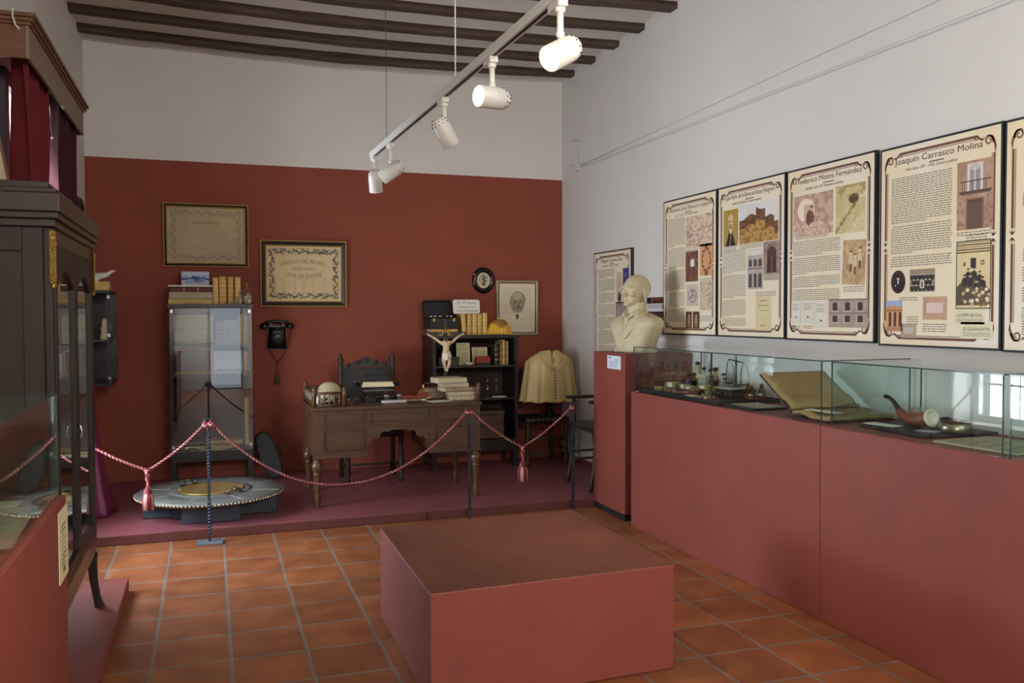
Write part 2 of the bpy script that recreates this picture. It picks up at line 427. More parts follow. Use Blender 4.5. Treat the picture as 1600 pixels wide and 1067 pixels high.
# conduit and wire along the right wall
c = MB().tube([(3.473, 8.16, 3.29), (3.473, 7.94, 3.24), (3.473, 7.93, 3.12), (3.473, 7.94, 3.0)], .006, 6)
c.tube([(3.468, 8.12, 3.03), (3.468, 7.95, 2.985), (3.468, 5, 2.975), (3.468, 2, 2.97), (3.468, -1, 2.97)], .011, 8)
c.box(3.45, 3.479, 7.96, 8.06, 2.96, 3.03)
tag(c.build('cable_conduit', mat('white_conduit', (206, 203, 198), .6)), 'thin white cable conduit running along the right wall above the panels', 'conduit')
c = MB().tube([(3.474, 7.93, 3.005), (3.474, 6.2, 3.045), (3.474, 4.5, 3.09), (3.474, 2.6, 3.13), (3.474, 0, 3.18)], .004, 6)
tag(c.build('wall_wire', mat('white_wire', (196, 192, 186), .6)), 'thin pale wire stretched just above the white conduit on the right wall', 'wire')

# ------------------------------------------------------------------ red bench block in the middle
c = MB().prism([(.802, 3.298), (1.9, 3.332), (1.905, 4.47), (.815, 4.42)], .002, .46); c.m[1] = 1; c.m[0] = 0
tag(c.build('bench_block', [RED_BOX, mat('brown_bench_top', (108, 60, 45), .6, var=.14, scale=4, bump=.08, bscale=30)], bevel=.006), 'large square brick red bench block standing free in the middle of the tiled floor', 'bench')  # top face darker and browner than the red sides

# ------------------------------------------------------------------ right-hand pedestal and showcases
p = thing('pedestal', 'tall brick red pedestal carrying the plaster bust, white card on its side', 'pedestal', (3.19, 6.13, 0))
MB().box(-.283, .283, -.29, .262, .05, 1.25).build('plinth_body', RED_BOX, p, bevel=.004)
MB().box(-.275, .275, -.282, .255, .001, .049).build('plinth_foot', BLACK, p)
a = Art(40, 40, (206, 214, 222)).noise(9, 6)
a.rect(.14, .26, .08, .22, (90, 96, 110)).rect(.55, .86, .27, .31, (90, 96, 110))
for k in range(7): a.rect(.14, .86-(k%3)*.06, .42+k*.07, .445+k*.07, (140, 148, 160))
o = pic(a, 'information_card', .23, .1, p, (-.287, -.115, -.07+1.25), (0, 0, -PI/2)); o['label'] = 'white printed information card'
MB().box(-.115, .115, .0, .003, -.05, .05).build('card_backing', PAPERW, p, (-.2865, -.115, 1.18), -PI/2)

def hood(parent, y0, y1, x0=2.9, x1=3.46, z0=.987, z1=1.312, splits=(), top=True, g=.006, back=True):
    """glass hood: every pane its own part"""
    if x1 < 0:      # the left-hand case: its front faces +X
        MB().box(x1-g, x1, y0+.002, y1-.002, z0, z1-g-.001).build('front_pane', GLASS, parent)
        MB().box(x1-g, x1+.001, y1-.0045, y1-.002, z0, z1-g).build('pane_edge', GLASS_EDGE, parent)
        for y in (y0, y1-g): MB().box(x0, x1-g-.001, y, y+g, z0, z1-g-.001).build('end_pane', GLASS, parent)
        MB().box(x0, x1, y0, y1, z1-g, z1).build('top_pane', GLASS, parent)
        MB().box(x1-.001, x1+.0015, y0, y1, z1-g, z1).box(x0, x1, y1-.001, y1+.0015, z1-g, z1).build('top_edge', GLASS_EDGE, parent)
        return
    ys = [y0, *splits, y1]
    for a, b in zip(ys, ys[1:]):
        MB().box(x0, x0+g, a+.002, b-.002, z0, z1-g-.001).build('front_pane', [GLASS], parent)
        e = MB(); e.box(x0-.001, x0+g, b-.0045, b-.002, z0, z1-g).box(x0-.001, x0+g, a+.002, a+.0045, z0, z1-g)
        e.build('pane_edge', GLASS_EDGE, parent)
    for y in (y0, y1):
        s = 1 if y == y0 else -1
        q = MB().box(x0+g+.001, x1, min(y, y+s*g)+.0, max(y, y+s*g), z0, z1-g-.001).build('end_pane', GLASS, parent)
        MB().box(x1-.004, x1, min(y, y+s*g)-.001, max(y, y+s*g)+.001, z0, z1-g-.001).build('pane_edge', GLASS_EDGE, parent)
    if top:
        MB().box(x0, x1, y0, y1, z1-g, z1).build('top_pane', GLASS, parent)
        e = MB().box(x0-.0015, x0+.001, y0, y1, z1-g, z1).box(x0, x1, y1-.001, y1+.0015, z1-g, z1).box(x0, x1, y0-.0015, y0+.001, z1-g, z1)
        e.build('top_edge', GLASS_EDGE, parent)
def showcase(label, y0, y1, hoods, x0=2.892, x1=3.465):
    t = thing('display_case', label, 'display case', (0, 0, 0), 0, 'red display cases')
    t.location = ((x0+x1)/2, (y0+y1)/2, 0)
    c = Vector(t.location)
    MB().box(x0-c.x, x1-c.x, y0-c.y, y1-c.y, .001, .985).build('case_base', RED_BOX, t, bevel=.003)
    h = bpy.data.objects.new('glass_hood', None)
    for q in hoods:
        e = bpy.data.objects.new('glass_hood', None); COL.objects.link(e); e.parent = t; e.location = -c
        hood(e, *q[:2], splits=q[2] if len(q) > 2 else (), x0=q[3] if len(q) > 3 else 2.9, x1=q[4] if len(q) > 4 else 3.46)
    bpy.data.objects.remove(h)
    return t
showcase('long red display case nearest the bust, holding medicine bottles and the ledger', 3.627, 5.705, [(3.627, 5.682, (4.648,))])
showcase('red display case below the right-hand panels, holding the smoking pipe and newspaper', 1.5, 3.622, [(2.566, 3.556), (1.52, 2.538)])
showcase('red display case at the left picture edge in front of the dark cabinet', .9, 3.05, [(.95, 3.0, (), -.93, -.446)], x0=-.985, x1=-.432)
p = thing('cabinet_plinth', 'low red plinth on the floor under the dark glazed cabinet', 'plinth', (-.71, 4.2, 0))
MB().box(-.275, .268, -1.12, 1.11, .001, .078).build('plinth_board', RED_BOX, p, bevel=.003)
# ------------------------------------------------------------------ pelmet and curtains on the left wall
p = thing('curtain_pelmet', 'brown wooden curtain pelmet with moulded cornice over the left window', 'pelmet', (-.9, 5.755, 2.79))
MB().box(.085, .1, -.965, .965, 0, .155).build('front_board', mat('pelmet_front', (128, 108, 92), .6), p)
MB().box(-.098, .084, -.965, -.945, 0, .155).build('end_board', PELMET, p)
MB().box(-.098, .084, .945, .965, 0, .155).build('end_board', PELMET, p)
m = MB()
for z0, z1, o in ((.156, .172, .010), (.172, .19, .022), (.19, .21, .034)): m.box(-.098, .1+o, -.965-o, .965+o, z0, z1)
m.build('cornice', PELMET, p, bevel=.003)
m = MB(); m.tube([(.03, -.94, .12), (.03, .94, .12)], .012); m.build('curtain_pole', IRON, p)
w = thing('loose_cord', 'short loose white cord dangling over the pelmet corner', 'cord', (-.86, 4.795, 3.0))
MB().tube([(-.005, 0, .006), (0, -.045, .008), (.0, -.055, -.03), (.012, -.057, -.07), (.03, -.055, -.09)], .004, 6).build('cord', PAPERW, w)
def curtain(label, y0t, y1t, y0b, y1b, m, ph, xc=-.875):
    def fn(u, v):
        z = 2.88-v*1.85
        k = min(1, max(0, (v-.12)/.6)); k = k*k*(3-2*k)
        if v > .72: k = 1-.35*min(1, (v-.72)/.28)
        a = y0t+(y0b-y0t)*k; b = y1t+(y1b-y1t)*k
        y = a+(b-a)*u; amp = .03+.014*math.sin(v*3+ph)
        x = xc+amp*math.sin(u*2*PI*7+ph+.5*math.sin(v*4))+.012*math.sin(u*29+v*3+ph)
        return (x, y+.012*math.sin(v*6+u*9), z)
    o = MB().grid(fn, 110, 26).build('curtain', m)
    return tag(o, label, 'curtain', 'velvet curtains under the pelmet')
curtain('crimson velvet curtain hanging at the near end of the pelmet', 4.91, 5.58, 4.91, 5.25, VELVET, .4)
curtain('velvet curtain, its cloth coloured dark as if backlit, at the far end of the pelmet near the back wall', 5.9, 6.68, 6.3, 6.92, VELVET_SHADE, 2.1)
m = MB().grid(lambda u, v: (-.94+.006*math.sin(u*40), 5.5+.42*u, 2.86-v*1.6), 30, 6)
tag(m.build('sheer_curtain', mat('sheer_brown', (46, 30, 24), .9)), 'thin brownish sheer curtain glimpsed between the two velvet curtains', 'curtain')
MB_ = MB().tube([(-.86, 5.66, 2.86), (-.85, 5.67, 2.75), (-.845, 5.68, 2.6)], .004, 6)
MB_.lathe([(0, -.03), (.012, -.025), (.014, 0), (.006, .02), (0, .03)], (-.845, 5.68, 2.58), 8)
tag(MB_.build('curtain_pull', SILVER), 'small metal curtain pull hanging from a cord between the curtains', 'curtain pull')

# picture leaning above the cabinet
p = thing('leaning_picture', 'large cream picture in thin brown frame leaning on the wall above the glazed cabinet', 'picture', (-.845, 4.16, 2.054), 0, rot=(0, -.17, 0))
MB().box(-.012, -.002, -.5, .42, .02, .75).build('picture_sheet', CREAM, p)
fr = MB()
for y0, y1, z0, z1 in ((-.52, .44, 0, .025), (-.52, .44, .745, .77), (-.52, -.495, .025, .745), (.415, .44, .025, .745)): fr.box(-.016, .008, y0, y1, z0, z1)
fr.build('frame', wood('thin_brown_frame', (92, 64, 46), (110, 80, 58), .5), p)
# oval mirror on left wall
p = thing('oval_wall_frame', 'dark oval frame hung edge-on on the left wall beyond the curtains', 'frame', (-.985, 7.86, 2.2), PI/2)
m = MB()
m.lathe([(.20, -.012), (.235, -.012), (.25, .0), (.235, .03), (.21, .034), (.20, .012), (.20, -.012)], (0, 0, 0), 40, Matrix.Rotation(PI/2, 4, 'X') @ Matrix.Diagonal((1, 1.25, 1, 1)))
m.build('frame', EBONY, p)
MB().lathe([(.2, 0), (0, 0.001)], (0, -.004, 0), 40, Matrix.Rotation(PI/2, 4, 'X') @ Matrix.Diagonal((1, 1.25, 1, 1))).build('backing', CREAM, p)

# ------------------------------------------------------------------ tall glazed cabinet
CX0, CX1, CY0, CY1 = -.965, -.55, 3.66, 4.86
t = thing('glazed_cabinet', 'tall dark mahogany cabinet with glazed doors and gilt corner mounts on a low red plinth', 'cabinet', ((CX0+CX1)/2, (CY0+CY1)/2, .079))
ox, oy = (CX0+CX1)/2, (CY0+CY1)/2
def L(x, y): return x-ox, y-oy
x0, y0 = L(CX0, CY0); x1, y1 = L(CX1, CY1)
ZT = 1.80; ZB = .34
m = MB()
m.box(x0, x1-.03, y0+.01, y0+.028, ZB, ZT)
m.build('side_panel', DARK, t)
m = MB()
for a, b, c, d in ((x0, x0+.07, ZB, ZT), (x1-.10, x1-.031, ZB, ZT), (x0+.07, x1-.1, ZT-.09, ZT), (x0+.07, x1-.1, ZB, ZB+.1)): m.box(a, b, y0, y0+.0095, c, d)
m.build('side_frame', DARK, t, bevel=.003)
MB().box(x0, x1-.03, y1-.02, y1, ZB, ZT).build('far_side_panel', DARK, t)
MB().box(x0, x0+.012, y0+.03, y1-.021, ZB+.02, ZT).build('back_panel', DARK, t)
MB().box(x0, x1-.03, y0+.029, y1-.021, ZB-.02, ZB+.019).build('bottom_board', DARKX, t)
for y in (y0, y1-.055):
    MB().box(x1-.03, x1, y, y+.055, ZB-.02, ZT).build('corner_post', DARK, t, bevel=.006)
for z in (.75, 1.08, 1.42):
    MB().box(x0+.013, x1-.05, y0+.03, y1-.022, z, z+.008).build('shelf', CAB_GLASS, t)
m = MB()
for z0, z1, o in ((ZT+.001, ZT+.03, .012), (ZT+.03, ZT+.055, .026), (ZT+.055, ZT+.125, .034), (ZT+.125, ZT+.145, .02), (ZT+.145, ZT+.172, -.012)): m.box(x0, x1+o, y0-o, y1+o, z0, z1)
m.build('cornice', DARKX, t, bevel=.004)
MB().box(x0, x1-.031, y0, y1, ZB-.06, ZB-.021).build('base_rail', DARKX, t)
MB().box(x1-.03, x1, y0+.056, y1-.056, ZT-.06, ZT).build('frieze_rail', DARKX, t)
MB().box(x1-.03, x1, y0+.056, y1-.056, ZB-.06, ZB+.03).build('front_apron', DARKX, t)
for i in range(2):
    a = y0+.058+i*(y1-y0-.116)/2; b = a+(y1-y0-.116)/2-.003
    d = bpy.data.objects.new('door', None); COL.objects.link(d); d.parent = t; d.location = (x1, (a+b)/2, 0)
    h = (b-a)/2; zt, zb = ZT-.062, ZB+.033
    m = MB()
    for q in ((-h, -h+.05), (h-.05, h)): m.box(-.028, .002, q[0], q[1], zb, zt)
    m.box(-.028, .002, -h+.05, h-.05, zb, zb+.07)
    n = 14; arch = [(-h+.05, zt), (h-.05, zt)]+[(h-.05-(2*h-.1)*k/n, zt-.16+.07*math.sin(PI*k/n)) for k in range(n+1)]
    m.prism([(p[0], p[1]) for p in arch], -.028, .002, 'yz')
    m.build('door_frame', DARK, d, bevel=.003)
    MB().box(-.014, -.01, -h+.05, h-.05, zb+.07, zt-.085).build('door_pane', CAB_GLASS, d)
    if i == 0:
        MB().tube([(.003, h-.025, .93), (.014, h-.025, .935), (.019, h-.025, .96), (.014, h-.025, .985), (.003, h-.025, .99)], .004, 8).build('handle', SILVER, d)
def mount(yc):
    m = MB(); rr = random.Random(3)
    m.box(-.002, .004, -.013, .013, -.09, .10)
    for k in range(34):
        z = .10-k*.006; w = .017 if k < 13 else (.012 if k < 25 else .009)
        m.ell((.003+rr.random()*.004, (rr.random()-.5)*2*w*.8, z), (.005, .0058, .0058), 7, 5)
    m.ell((.005, 0, .075), (.008, .014, .014), 10, 6); m.ell((.004, 0, -.105), (.006, .008, .012), 8, 6)
    return m
for yy, sg in ((y0, -1), (y1, 1)):
    mount(0).build('gilt_mount', GOLD, t, (x1+.002, yy+sg*.002, ZT-.115), sg*PI/4)
for (px, py) in ((x1-.02, y1-.03), (x1-.02, y0+.03), (x0+.03, y1-.03), (x0+.03, y0+.03)):
    s = 1 if px > 0 else -.2
    pts = [(px, py, ZB-.06), (px+.002*s, py, .2), (px+.012*s, py, .1), (px+.035*s, py, .012), (px+.045*s, py, .001)]
    m = MB()
    N = 10; vs = []
    prof = [(0, ZB-.061, .026), (.0, .22, .022), (.006, .13, .018), (.018, .05, .017), (.03, .001, .02)]
    for dx, z, r in prof:
        for sx, sy in ((-1,-1),(1,-1),(1,1),(-1,1)): vs.append((px+dx*s+sx*r, py+sy*r, z))
    fs = [(3,2,1,0), tuple(range(16, 20))]
    for i in range(4):
        for k in range(4):
            k2 = (k+1) % 4; fs.append((i*4+k2, i*4+k, i*4+4+k, i*4+4+k2))
    m.add(vs, fs); m.build('leg', DARK, t, bevel=.004)

# ------------------------------------------------------------------ papers in the left case
def sheet(name, label, cat, loc, w, d, rz, art=None, h=.003, group=None, base=PAPER):
    t = thing(name, label, cat, loc, rz, group)
    MB().box(-w/2, w/2, -d/2, d/2, 0, h).build('page_block' if h > .006 else 'sheet', base, t)
    if art is not None: pic(art, 'printed_page', w*.98, d*.98, t, (0, 0, h+.0012), (-PI/2, 0, 0))
    return t
def text_art(bg=(196, 184, 146), ink=(120, 112, 88), cols=1, nx=70, ny=90, head=True):
    a = Art(nx, ny, bg).noise(6, 10)
    n = 26
    for c in range(cols):
        u0 = .07+c*(.9/cols); u1 = u0+.9/cols-.05
        for k in range(n):
            v = .16+k*.8/n
            a.put((a.U > u0)&(a.U < u1-(.25/cols if k % 7 == 6 else 0))&(a.V > v)&(a.V < v+.014), ink, .75)
    if head: a.rect(.2, .8, .06, .1, ink, .8)
    return a
ZS = .9865
sheet('printed_page', 'yellowed printed sheet with dense text, far end of the left case', 'document', (-.68, 2.62, ZS), .42, .5, .05, text_art(cols=2))
sheet('printed_page', 'pale folded paper sheet at the near end of the left case', 'document', (-.70, 2.1, ZS), .4, .42, -.03, text_art((206, 196, 168)))
sheet('folded_letter', 'aged letter tucked against the far glass end of the left case', 'document', (-.72, 2.925, ZS), .36, .1, 0, text_art((200, 190, 150), nx=50, ny=40))
t = thing('watch_chain', 'small nickel watch chain coiled beside the printed sheet in the left case', 'chain', (-.475, 2.78, ZS))
m = MB()
for k in range(16):
    a = k*.7; m.ell((.016*math.cos(a)*(1+k*.03)-.005, .035*math.sin(a*.6), .006), (.007, .007, .005), 8, 5)
m.build('chain_links', SILVER, t)
a = Art(40, 60, (222, 212, 168)).noise(9, 5)
for k in range(9): a.rect(.2, .8-(k%3)*.1, .2+k*.07, .225+k*.07, (120, 110, 80))
a.rect(.1, .9, .12, .13, (120,110,80)); a.rect(.35,.65,.82,.9,(110,100,80))
t = thing('exhibit_label', 'cream printed label card fixed on the left red case next to the cabinet', 'label card', (-.431, 2.98, .86), PI/2)
MB().box(-.1, .06, -.004, -.0005, -.115, .1).build('card', CREAM, t)
pic(a, 'printed_face', .155, .21, t, (-.02, -.0045, -.0075))

# ------------------------------------------------------------------ robe behind the cabinet
def robe(u, v):
    th = 2*PI*u; z = .985*(1-v)+.004
    k = v**1.7
    rx = .035+.14*k; ry = .05+.26*k
    f = 1+.10*math.sin(th*9+v*2)*k+.05*math.sin(th*17+1)*k
    x = rx*f*math.cos(th); x = max(x, -.115)
    return (x, ry*f*math.sin(th), z)
t = thing('magenta_robe', 'magenta silk robe with crimson edging standing on the stage behind the glazed cabinet', 'robe', (-.865, 7.22, DK))
MB().grid(robe, 90, 20, closed=True).build('robe_cloth', mat('magenta_silk', (118, 44, 80), .45, var=.1, scale=5), t, solid=.004)
pts = [Vector(robe(.985-.02*v/24, v/24))*1.0+Vector((.006, -.0, .0)) for v in range(25)]
MB().tube(pts, .012, 8).build('crimson_edging', VELVET, t)
MB().lathe([(.03, .97), (.045, 1.0), (.03, 1.06), (.012, 1.08), (0, 1.085)], (0, 0, 0), 14).build('collar_cap', VELVET, t)

# small wall case at left
t = thing('small_wall_case', 'narrow dark wall case at the back left corner, half hidden by the glazed cabinet', 'wall case', (-.875, 8.05, .975))
MB().box(-.12, .12, -.28, .28, 0, .02).build('bottom_board', EBONY, t)
MB().box(-.12, .12, -.28, .28, .755, .775).build('top_board', EBONY, t)
MB().box(-.12, -.105, -.28, .28, .021, .754).build('back_board', EBONY, t)
MB().box(-.104, .12, .265, .28, .021, .754).build('side_board', EBONY, t)
MB().box(-.104, .1, -.262, .264, .36, .375).build('shelf', EBONY, t)
m = MB()
for a, b in ((-.104, -.085), (.1, .12)): m.box(a, b, -.28, -.264, .021, .754)
m.build('front_stiles', EBONY, t)
for z in (.05, .40, .71): MB().box(.1, .123, -.284, -.281, z, z+.025).build('metal_clip', SILVER, t)
# ------------------------------------------------------------------ books
def book(name, label, loc, th, h, d, cover, rz=0, rot=None, group=None, lie=False, bands=3, T=None, parent=None, label2=None, cat='book'):
    """upright book: spine faces -Y, thickness along X; lying: set lie=True (spine -Y, thickness along Z, length along X)"""
    t = thing(name, label, cat, loc, rz, group, rot)
    R = Matrix.Translation((-h/2, 0, th/2)) @ Matrix.Rotation(PI/2, 4, 'Y') if lie else Matrix.Identity(4)
    def B(m, *a): m.box(*a, T=R)
    m = MB(); c = .003
    m.box(-th/2, -th/2+c, .004, d, 0, h, T=R); m.box(th/2-c, th/2, .004, d, 0, h, T=R)
    # rounded spine
    n = 8; outer = [(-th/2*math.cos(PI*k/n), .004-.006*math.sin(PI*k/n)) for k in range(n+1)]
    m.prism(outer+[(th/2, .007), (-th/2, .007)], 0, h, 'xy', T=R)
    m.build('cover', cover, t)
    MB().box(-th/2+c+.0003, th/2-c-.0003, .0075, d-.005, .004, h-.004, T=R).build('pages', PAGES, t)
    if bands:
        m = MB()
        for k in range(bands):
            z = h*(k+1)/(bands+1)
            o2 = [(-th/2*1.02*math.cos(PI*q/n), .003-.0075*math.sin(PI*q/n)) for q in range(n+1)]
            m.prism(o2, z-.003, z+.003, 'xy', T=R)
        m.build('spine_bands', GOLDTOOL, t)
    return t
GOLDTOOL = mat('gilt_tooling', (212, 176, 100), .45, .3)
# ------------------------------------------------------------------ framed certificates and pictures on the back wall
def frame_profile(w, h, fw, d, m, mi=0, y=0, lift=0):
    """mitred frame lying against y=0 and standing out to y=-d; outer size w x h"""
    o = [(-w/2, -h/2), (w/2, -h/2), (w/2, h/2), (-w/2, h/2)]; i = [(-w/2+fw, -h/2+fw), (w/2-fw, -h/2+fw), (w/2-fw, h/2-fw), (-w/2+fw, h/2-fw)]
    for k in range(4):
        k2 = (k+1) % 4
        ring = [(o[k], y), (o[k], y-d*.6), ((o[k][0]*.6+i[k][0]*.4, o[k][1]*.6+i[k][1]*.4), y-d), (i[k], y-d*.7), (i[k], y)]
        rin2 = [(o[k2], y), (o[k2], y-d*.6), ((o[k2][0]*.6+i[k2][0]*.4, o[k2][1]*.6+i[k2][1]*.4), y-d), (i[k2], y-d*.7), (i[k2], y)]
        vs = [(p[0], yy, p[1]) for p, yy in ring]+[(p[0], yy, p[1]) for p, yy in rin2]
        m.add(vs, [(q, 5+q, 6+q, q+1) for q in range(4)]+[(4, 9, 5, 0)], mi)
    return m
GILT = mat('bright_gilt', (206, 172, 100), .35, .35)
def cert_art(ink, bg, faint, nx=230, ny=170):
    a = Art(nx, ny, bg, 1.35).noise(4, 9); U, V = a.U*1.35, a.V
    edge = np.minimum(np.minimum(U, 1.35-U), np.minimum(V, 1-V))
    band = (edge > .035)&(edge < .15)
    s = np.where(np.minimum(U, 1.35-U) < np.minimum(V, 1-V), V, U)
    wob = edge-.093-.026*np.sin(s*34)-.012*np.sin(s*91+U*9)
    a.put(band&(np.abs(wob) < .011), ink, faint)
    lv = (fbm(U, V, 46, 4) > .56)|((fbm(U, V, 24, 7) > .6)&(np.abs(wob) < .03))
    a.put(band&lv, ink, faint*.75)
    return a
def framed(label, x0, x1, z0, z1, art, words, frame_mats, fw, tilt=0, lean=.03):
    w, h = x1-x0, z1-z0
    t = thing('framed_certificate', label, 'framed certificate', ((x0+x1)/2, YB-.002-h*.5*lean, (z0+z1)/2), 0, rot=(lean, tilt, 0))
    MB().box(-w/2+.01, w/2-.01, -.012, -.006, -h/2+.01, h/2-.01).build('backing_board', PAPER, t)
    frame_profile(w, h, fw, .032, MB()).build('outer_frame', frame_mats[0], t)
    frame_profile(w-2*fw+.004, h-2*fw+.004, .014, .034, MB()).build('gilt_slip', frame_mats[1], t)
    if frame_mats[2:]: frame_profile(w+.016, h+.016, .014, .034, MB()).build('gilt_edge', frame_mats[1], t)
    pw, ph = w-2*fw-.022, h-2*fw-.022
    pic(art, 'certificate_sheet', pw, ph, t, (0, -.014, 0))
    m = MB(); words(m, pw, ph)
    if m.v: m.build('printed_lettering', words.ink, t)
    return t
def w1(m, w, h): put_text(m, 'REGLAMENTO', .042, 0, .115, -.0155, width=.22, arc=-.9)
w1.ink = mat('faded_ink', (120, 92, 66), .8)
framed('faded certificate in thin black and gilt frame, headed Reglamento, above the glazed bookcase', -.368, .352, 1.99, 2.548, cert_art((118, 108, 84), (168, 150, 116), .55), w1, (EBONY, GILT, 1), .022, 0)
def w2(m, w, h):
    put_text(m, 'CIRCULO DEL RECREO.', .05, 0, .115, -.0155, width=.42, arc=-.75)
    put_text(m, 'VELEZ RUBIO.', .03, 0, .045, -.0155, width=.22, arc=-.2)
    put_text(m, 'LISTA DE SOCIOS.', .05, 0, -.025, -.0155, width=.34, arc=.6)
    for x in (-.26, -.085, .01, .19):
        for q in (0, .075): m.box(x+q-.001, x+q+.001, -.0156, -.0145, -.19, -.045)
        m.box(x-.001, x+.076, -.0156, -.0145, -.047, -.045)
w2.ink = mat('bronze_ink', (112, 86, 52), .7)
framed('framed member list headed Circulo del Recreo with dark leaf border, above the wall telephone', .463, 1.243, 1.628, 2.238, cert_art((72, 70, 66), (206, 182, 140), .95), w2, (EBONY, GILT, 1), .04, 0)
# oval picture
t = thing('oval_picture', 'small oval picture of a flower vase in wide black frame, beside the portrait', 'framed picture', (2.62, YB-.002, 1.888))
S = Matrix.Rotation(PI/2, 4, 'X')
m = MB(); m.lathe([(.07, 0), (.118, 0), (.118, .012), (.105, .026), (.09, .03), (.075, .022), (.07, .012), (.07, 0)], (0, 0, 0), 48, S @ Matrix.Diagonal((1, 1.12, 1, 1)))
m.build('frame', BLACKGLOSS, t)
a = Art(70, 80, (196, 184, 150)).noise(6, 10)
a.put((fbm(a.U, a.V, 12, 3) > .5)&(((a.U-.5)/.33)**2+((a.V-.42)/.26)**2 < 1), (92, 88, 74), .85).disc(.47, .42, .07, .1, (52, 52, 48)).rect(.4, .6, .66, .82, (84, 78, 66)).disc(.52, .72, .16, .09, (96, 88, 74))
pic(a, 'picture', .148, .166, t, (0, -.013, 0), shape='oval')
m = MB()
for x, z in ((-.1, .06), (.078, -.03)): m.ell((x, -.03, z), (.012, .004, .008), 8, 6)
m.build('silver_studs', SILVER, t)
# portrait drawing
t = thing('framed_portrait', 'pencil portrait of a bald man with tie in pale wooden frame beside the oval picture', 'framed portrait', (2.977, YB-.009, 1.612), 0, rot=(.02, 0, 0))
frame_profile(.452, .56, .024, .026, MB()).build('outer_frame', mat('champagne_frame', (176, 158, 128), .4, .3), t)
frame_profile(.406, .514, .009, .02, MB()).build('inner_slip', DARKX, t)
MB().box(-.21, .21, -.008, -.004, -.265, .265).build('backing_board', PAPER, t)
a = Art(140, 180, (214, 202, 176), .78).noise(5, 5); U, V = a.U, a.V
a.rect(.12, .88, .1, .63, (196, 184, 156), .7).rect(.13, .87, .105, .625, (206, 194, 166), .8)
head = (((U-.52)/.215)**2+((V-.35)/.185)**2 < 1)|(((U-.51)/.18)**2+((V-.46)/.145)**2 < 1)
a.put(head, (154, 140, 116)).disc(.315, .40, .025, .05, (140, 126, 102))
sh = fbm(U, V, 22, 5)
a.put(head, (112, 100, 82), 0); a.put(head&(sh > .5), (134, 120, 98), .6)
a.disc(.50, .26, .13, .08, (184, 170, 142), .7).disc(.58, .42, .05, .05, (176, 160, 132), .6)
for u in (.44, .61): a.disc(u, .38, .034, .012, (104, 92, 76)).disc(u, .352, .05, .007, (116, 104, 86)).disc(u, .40, .05, .012, (122, 108, 88), .6)
a.disc(.545, .43, .028, .05, (132, 118, 96)).disc(.545, .47, .045, .014, (96, 86, 70), .8).disc(.54, .51, .07, .011, (92, 80, 66)).disc(.53, .57, .08, .02, (170, 156, 130), .5)
a.put((np.abs(U-.5) < .13)&(V > .6)&(V < .72)&(np.abs(U-.5) < .05+(V-.6)*1.2), (220, 210, 186), .9)
a.put((np.abs(U-.505) < .028+.02*np.sin(V*40))&(V > .625)&(V < .745), (84, 76, 68))
a.put((np.abs(V-.70-.02*np.sin(U*30)) < .004)&(U > .66)&(U < .82), (150, 138, 116))
pic(a, 'portrait_drawing', .39, .5, t, (0, -.0092, 0))

# ------------------------------------------------------------------ wall telephone
t = thing('wall_telephone', 'black wall telephone with handset across the top, below the member list', 'telephone', (.60, YB-.001, 1.36))
m = MB()
def body(u, v):
    th = PI*u; z = .075-.20*v
    w = .078+.012*v; d = .05+.055*math.sin(PI*min(1, .25+v*.7))
    return (-w*math.copysign(abs(math.cos(th))**.55, math.cos(th)), -d*math.sin(th)**.6, z)
m.grid(body, 24, 12); m.add([body(i/24, 1) for i in range(25)], [tuple(range(25))]); m.add([body(i/24, 0) for i in range(25)], [tuple(reversed(range(25)))])
m.box(-.085, .085, -.012, 0, -.135, .085)
m.build('body', BLACKGLOSS, t)
m = MB(); T = Matrix.Translation((0, -.098, -.03)) @ Matrix.Rotation(PI/2+.15, 4, 'X')
m.lathe([(0, .016), (.03, .014), (.052, .006), (.058, -.004), (.058, -.012)], (0,0,0), 28, T); m.build('dial', mat('dial_dark', (44, 44, 42), .3), t)
m = MB()
m.tube([(-.125, -.062, .094), (-.09, -.068, .118), (-.03, -.07, .128), (.03, -.07, .128), (.09, -.068, .118), (.125, -.062, .094)], [.017, .017, .0145, .0145, .017, .017], 12)
for s in (-1, 1): m.lathe([(.02, .03), (.034, .01), (.037, -.012), (.034, -.02), (0, -.021)], (s*.118, -.062, .085), 18, Matrix.Rotation(s*.25, 4, 'Y'))
m.build('handset', BLACKGLOSS, t)
m = MB(); 
for s in (-1, 1): m.box(s*.055-.012, s*.055+.012, -.075, -.045, .076, .112)
m.build('cradle', BLACKGLOSS, t)
CORD = mat('brown_cloth_cord', (78, 48, 36), .8)
m = MB(); m.tube([(-.065, -.03, -.13), (-.05, -.03, -.18), (-.01, -.028, -.24), (.0, -.028, -.26)], .0035, 6)
m.tube([(.13, -.06, .07), (.125, -.045, .0), (.09, -.035, -.12), (.05, -.03, -.2), (.0, -.028, -.26)], .0035, 6); m.tube([(0, -.028, -.26), (0, -.027, -.34)], .003, 6)
m.build('cord', CORD, t)
m = MB().lathe([(0, 0), (.008, -.002), (.011, -.03), (.016, -.04), (.024, -.06), (.024, -.11), (.02, -.118), (0, -.12)], (0, -.028, -.335), 16)
m.build('bell_push', mat('olive_bakelite', (72, 62, 42), .5), t)
m = MB().lathe([(.007, 0), (.011, -.005), (.010, -.032), (0, -.033)], (0, -.028, -.331), 14); m.build('ferrule', mat('copper_ferrule', (150, 92, 66), .4, .6), t)

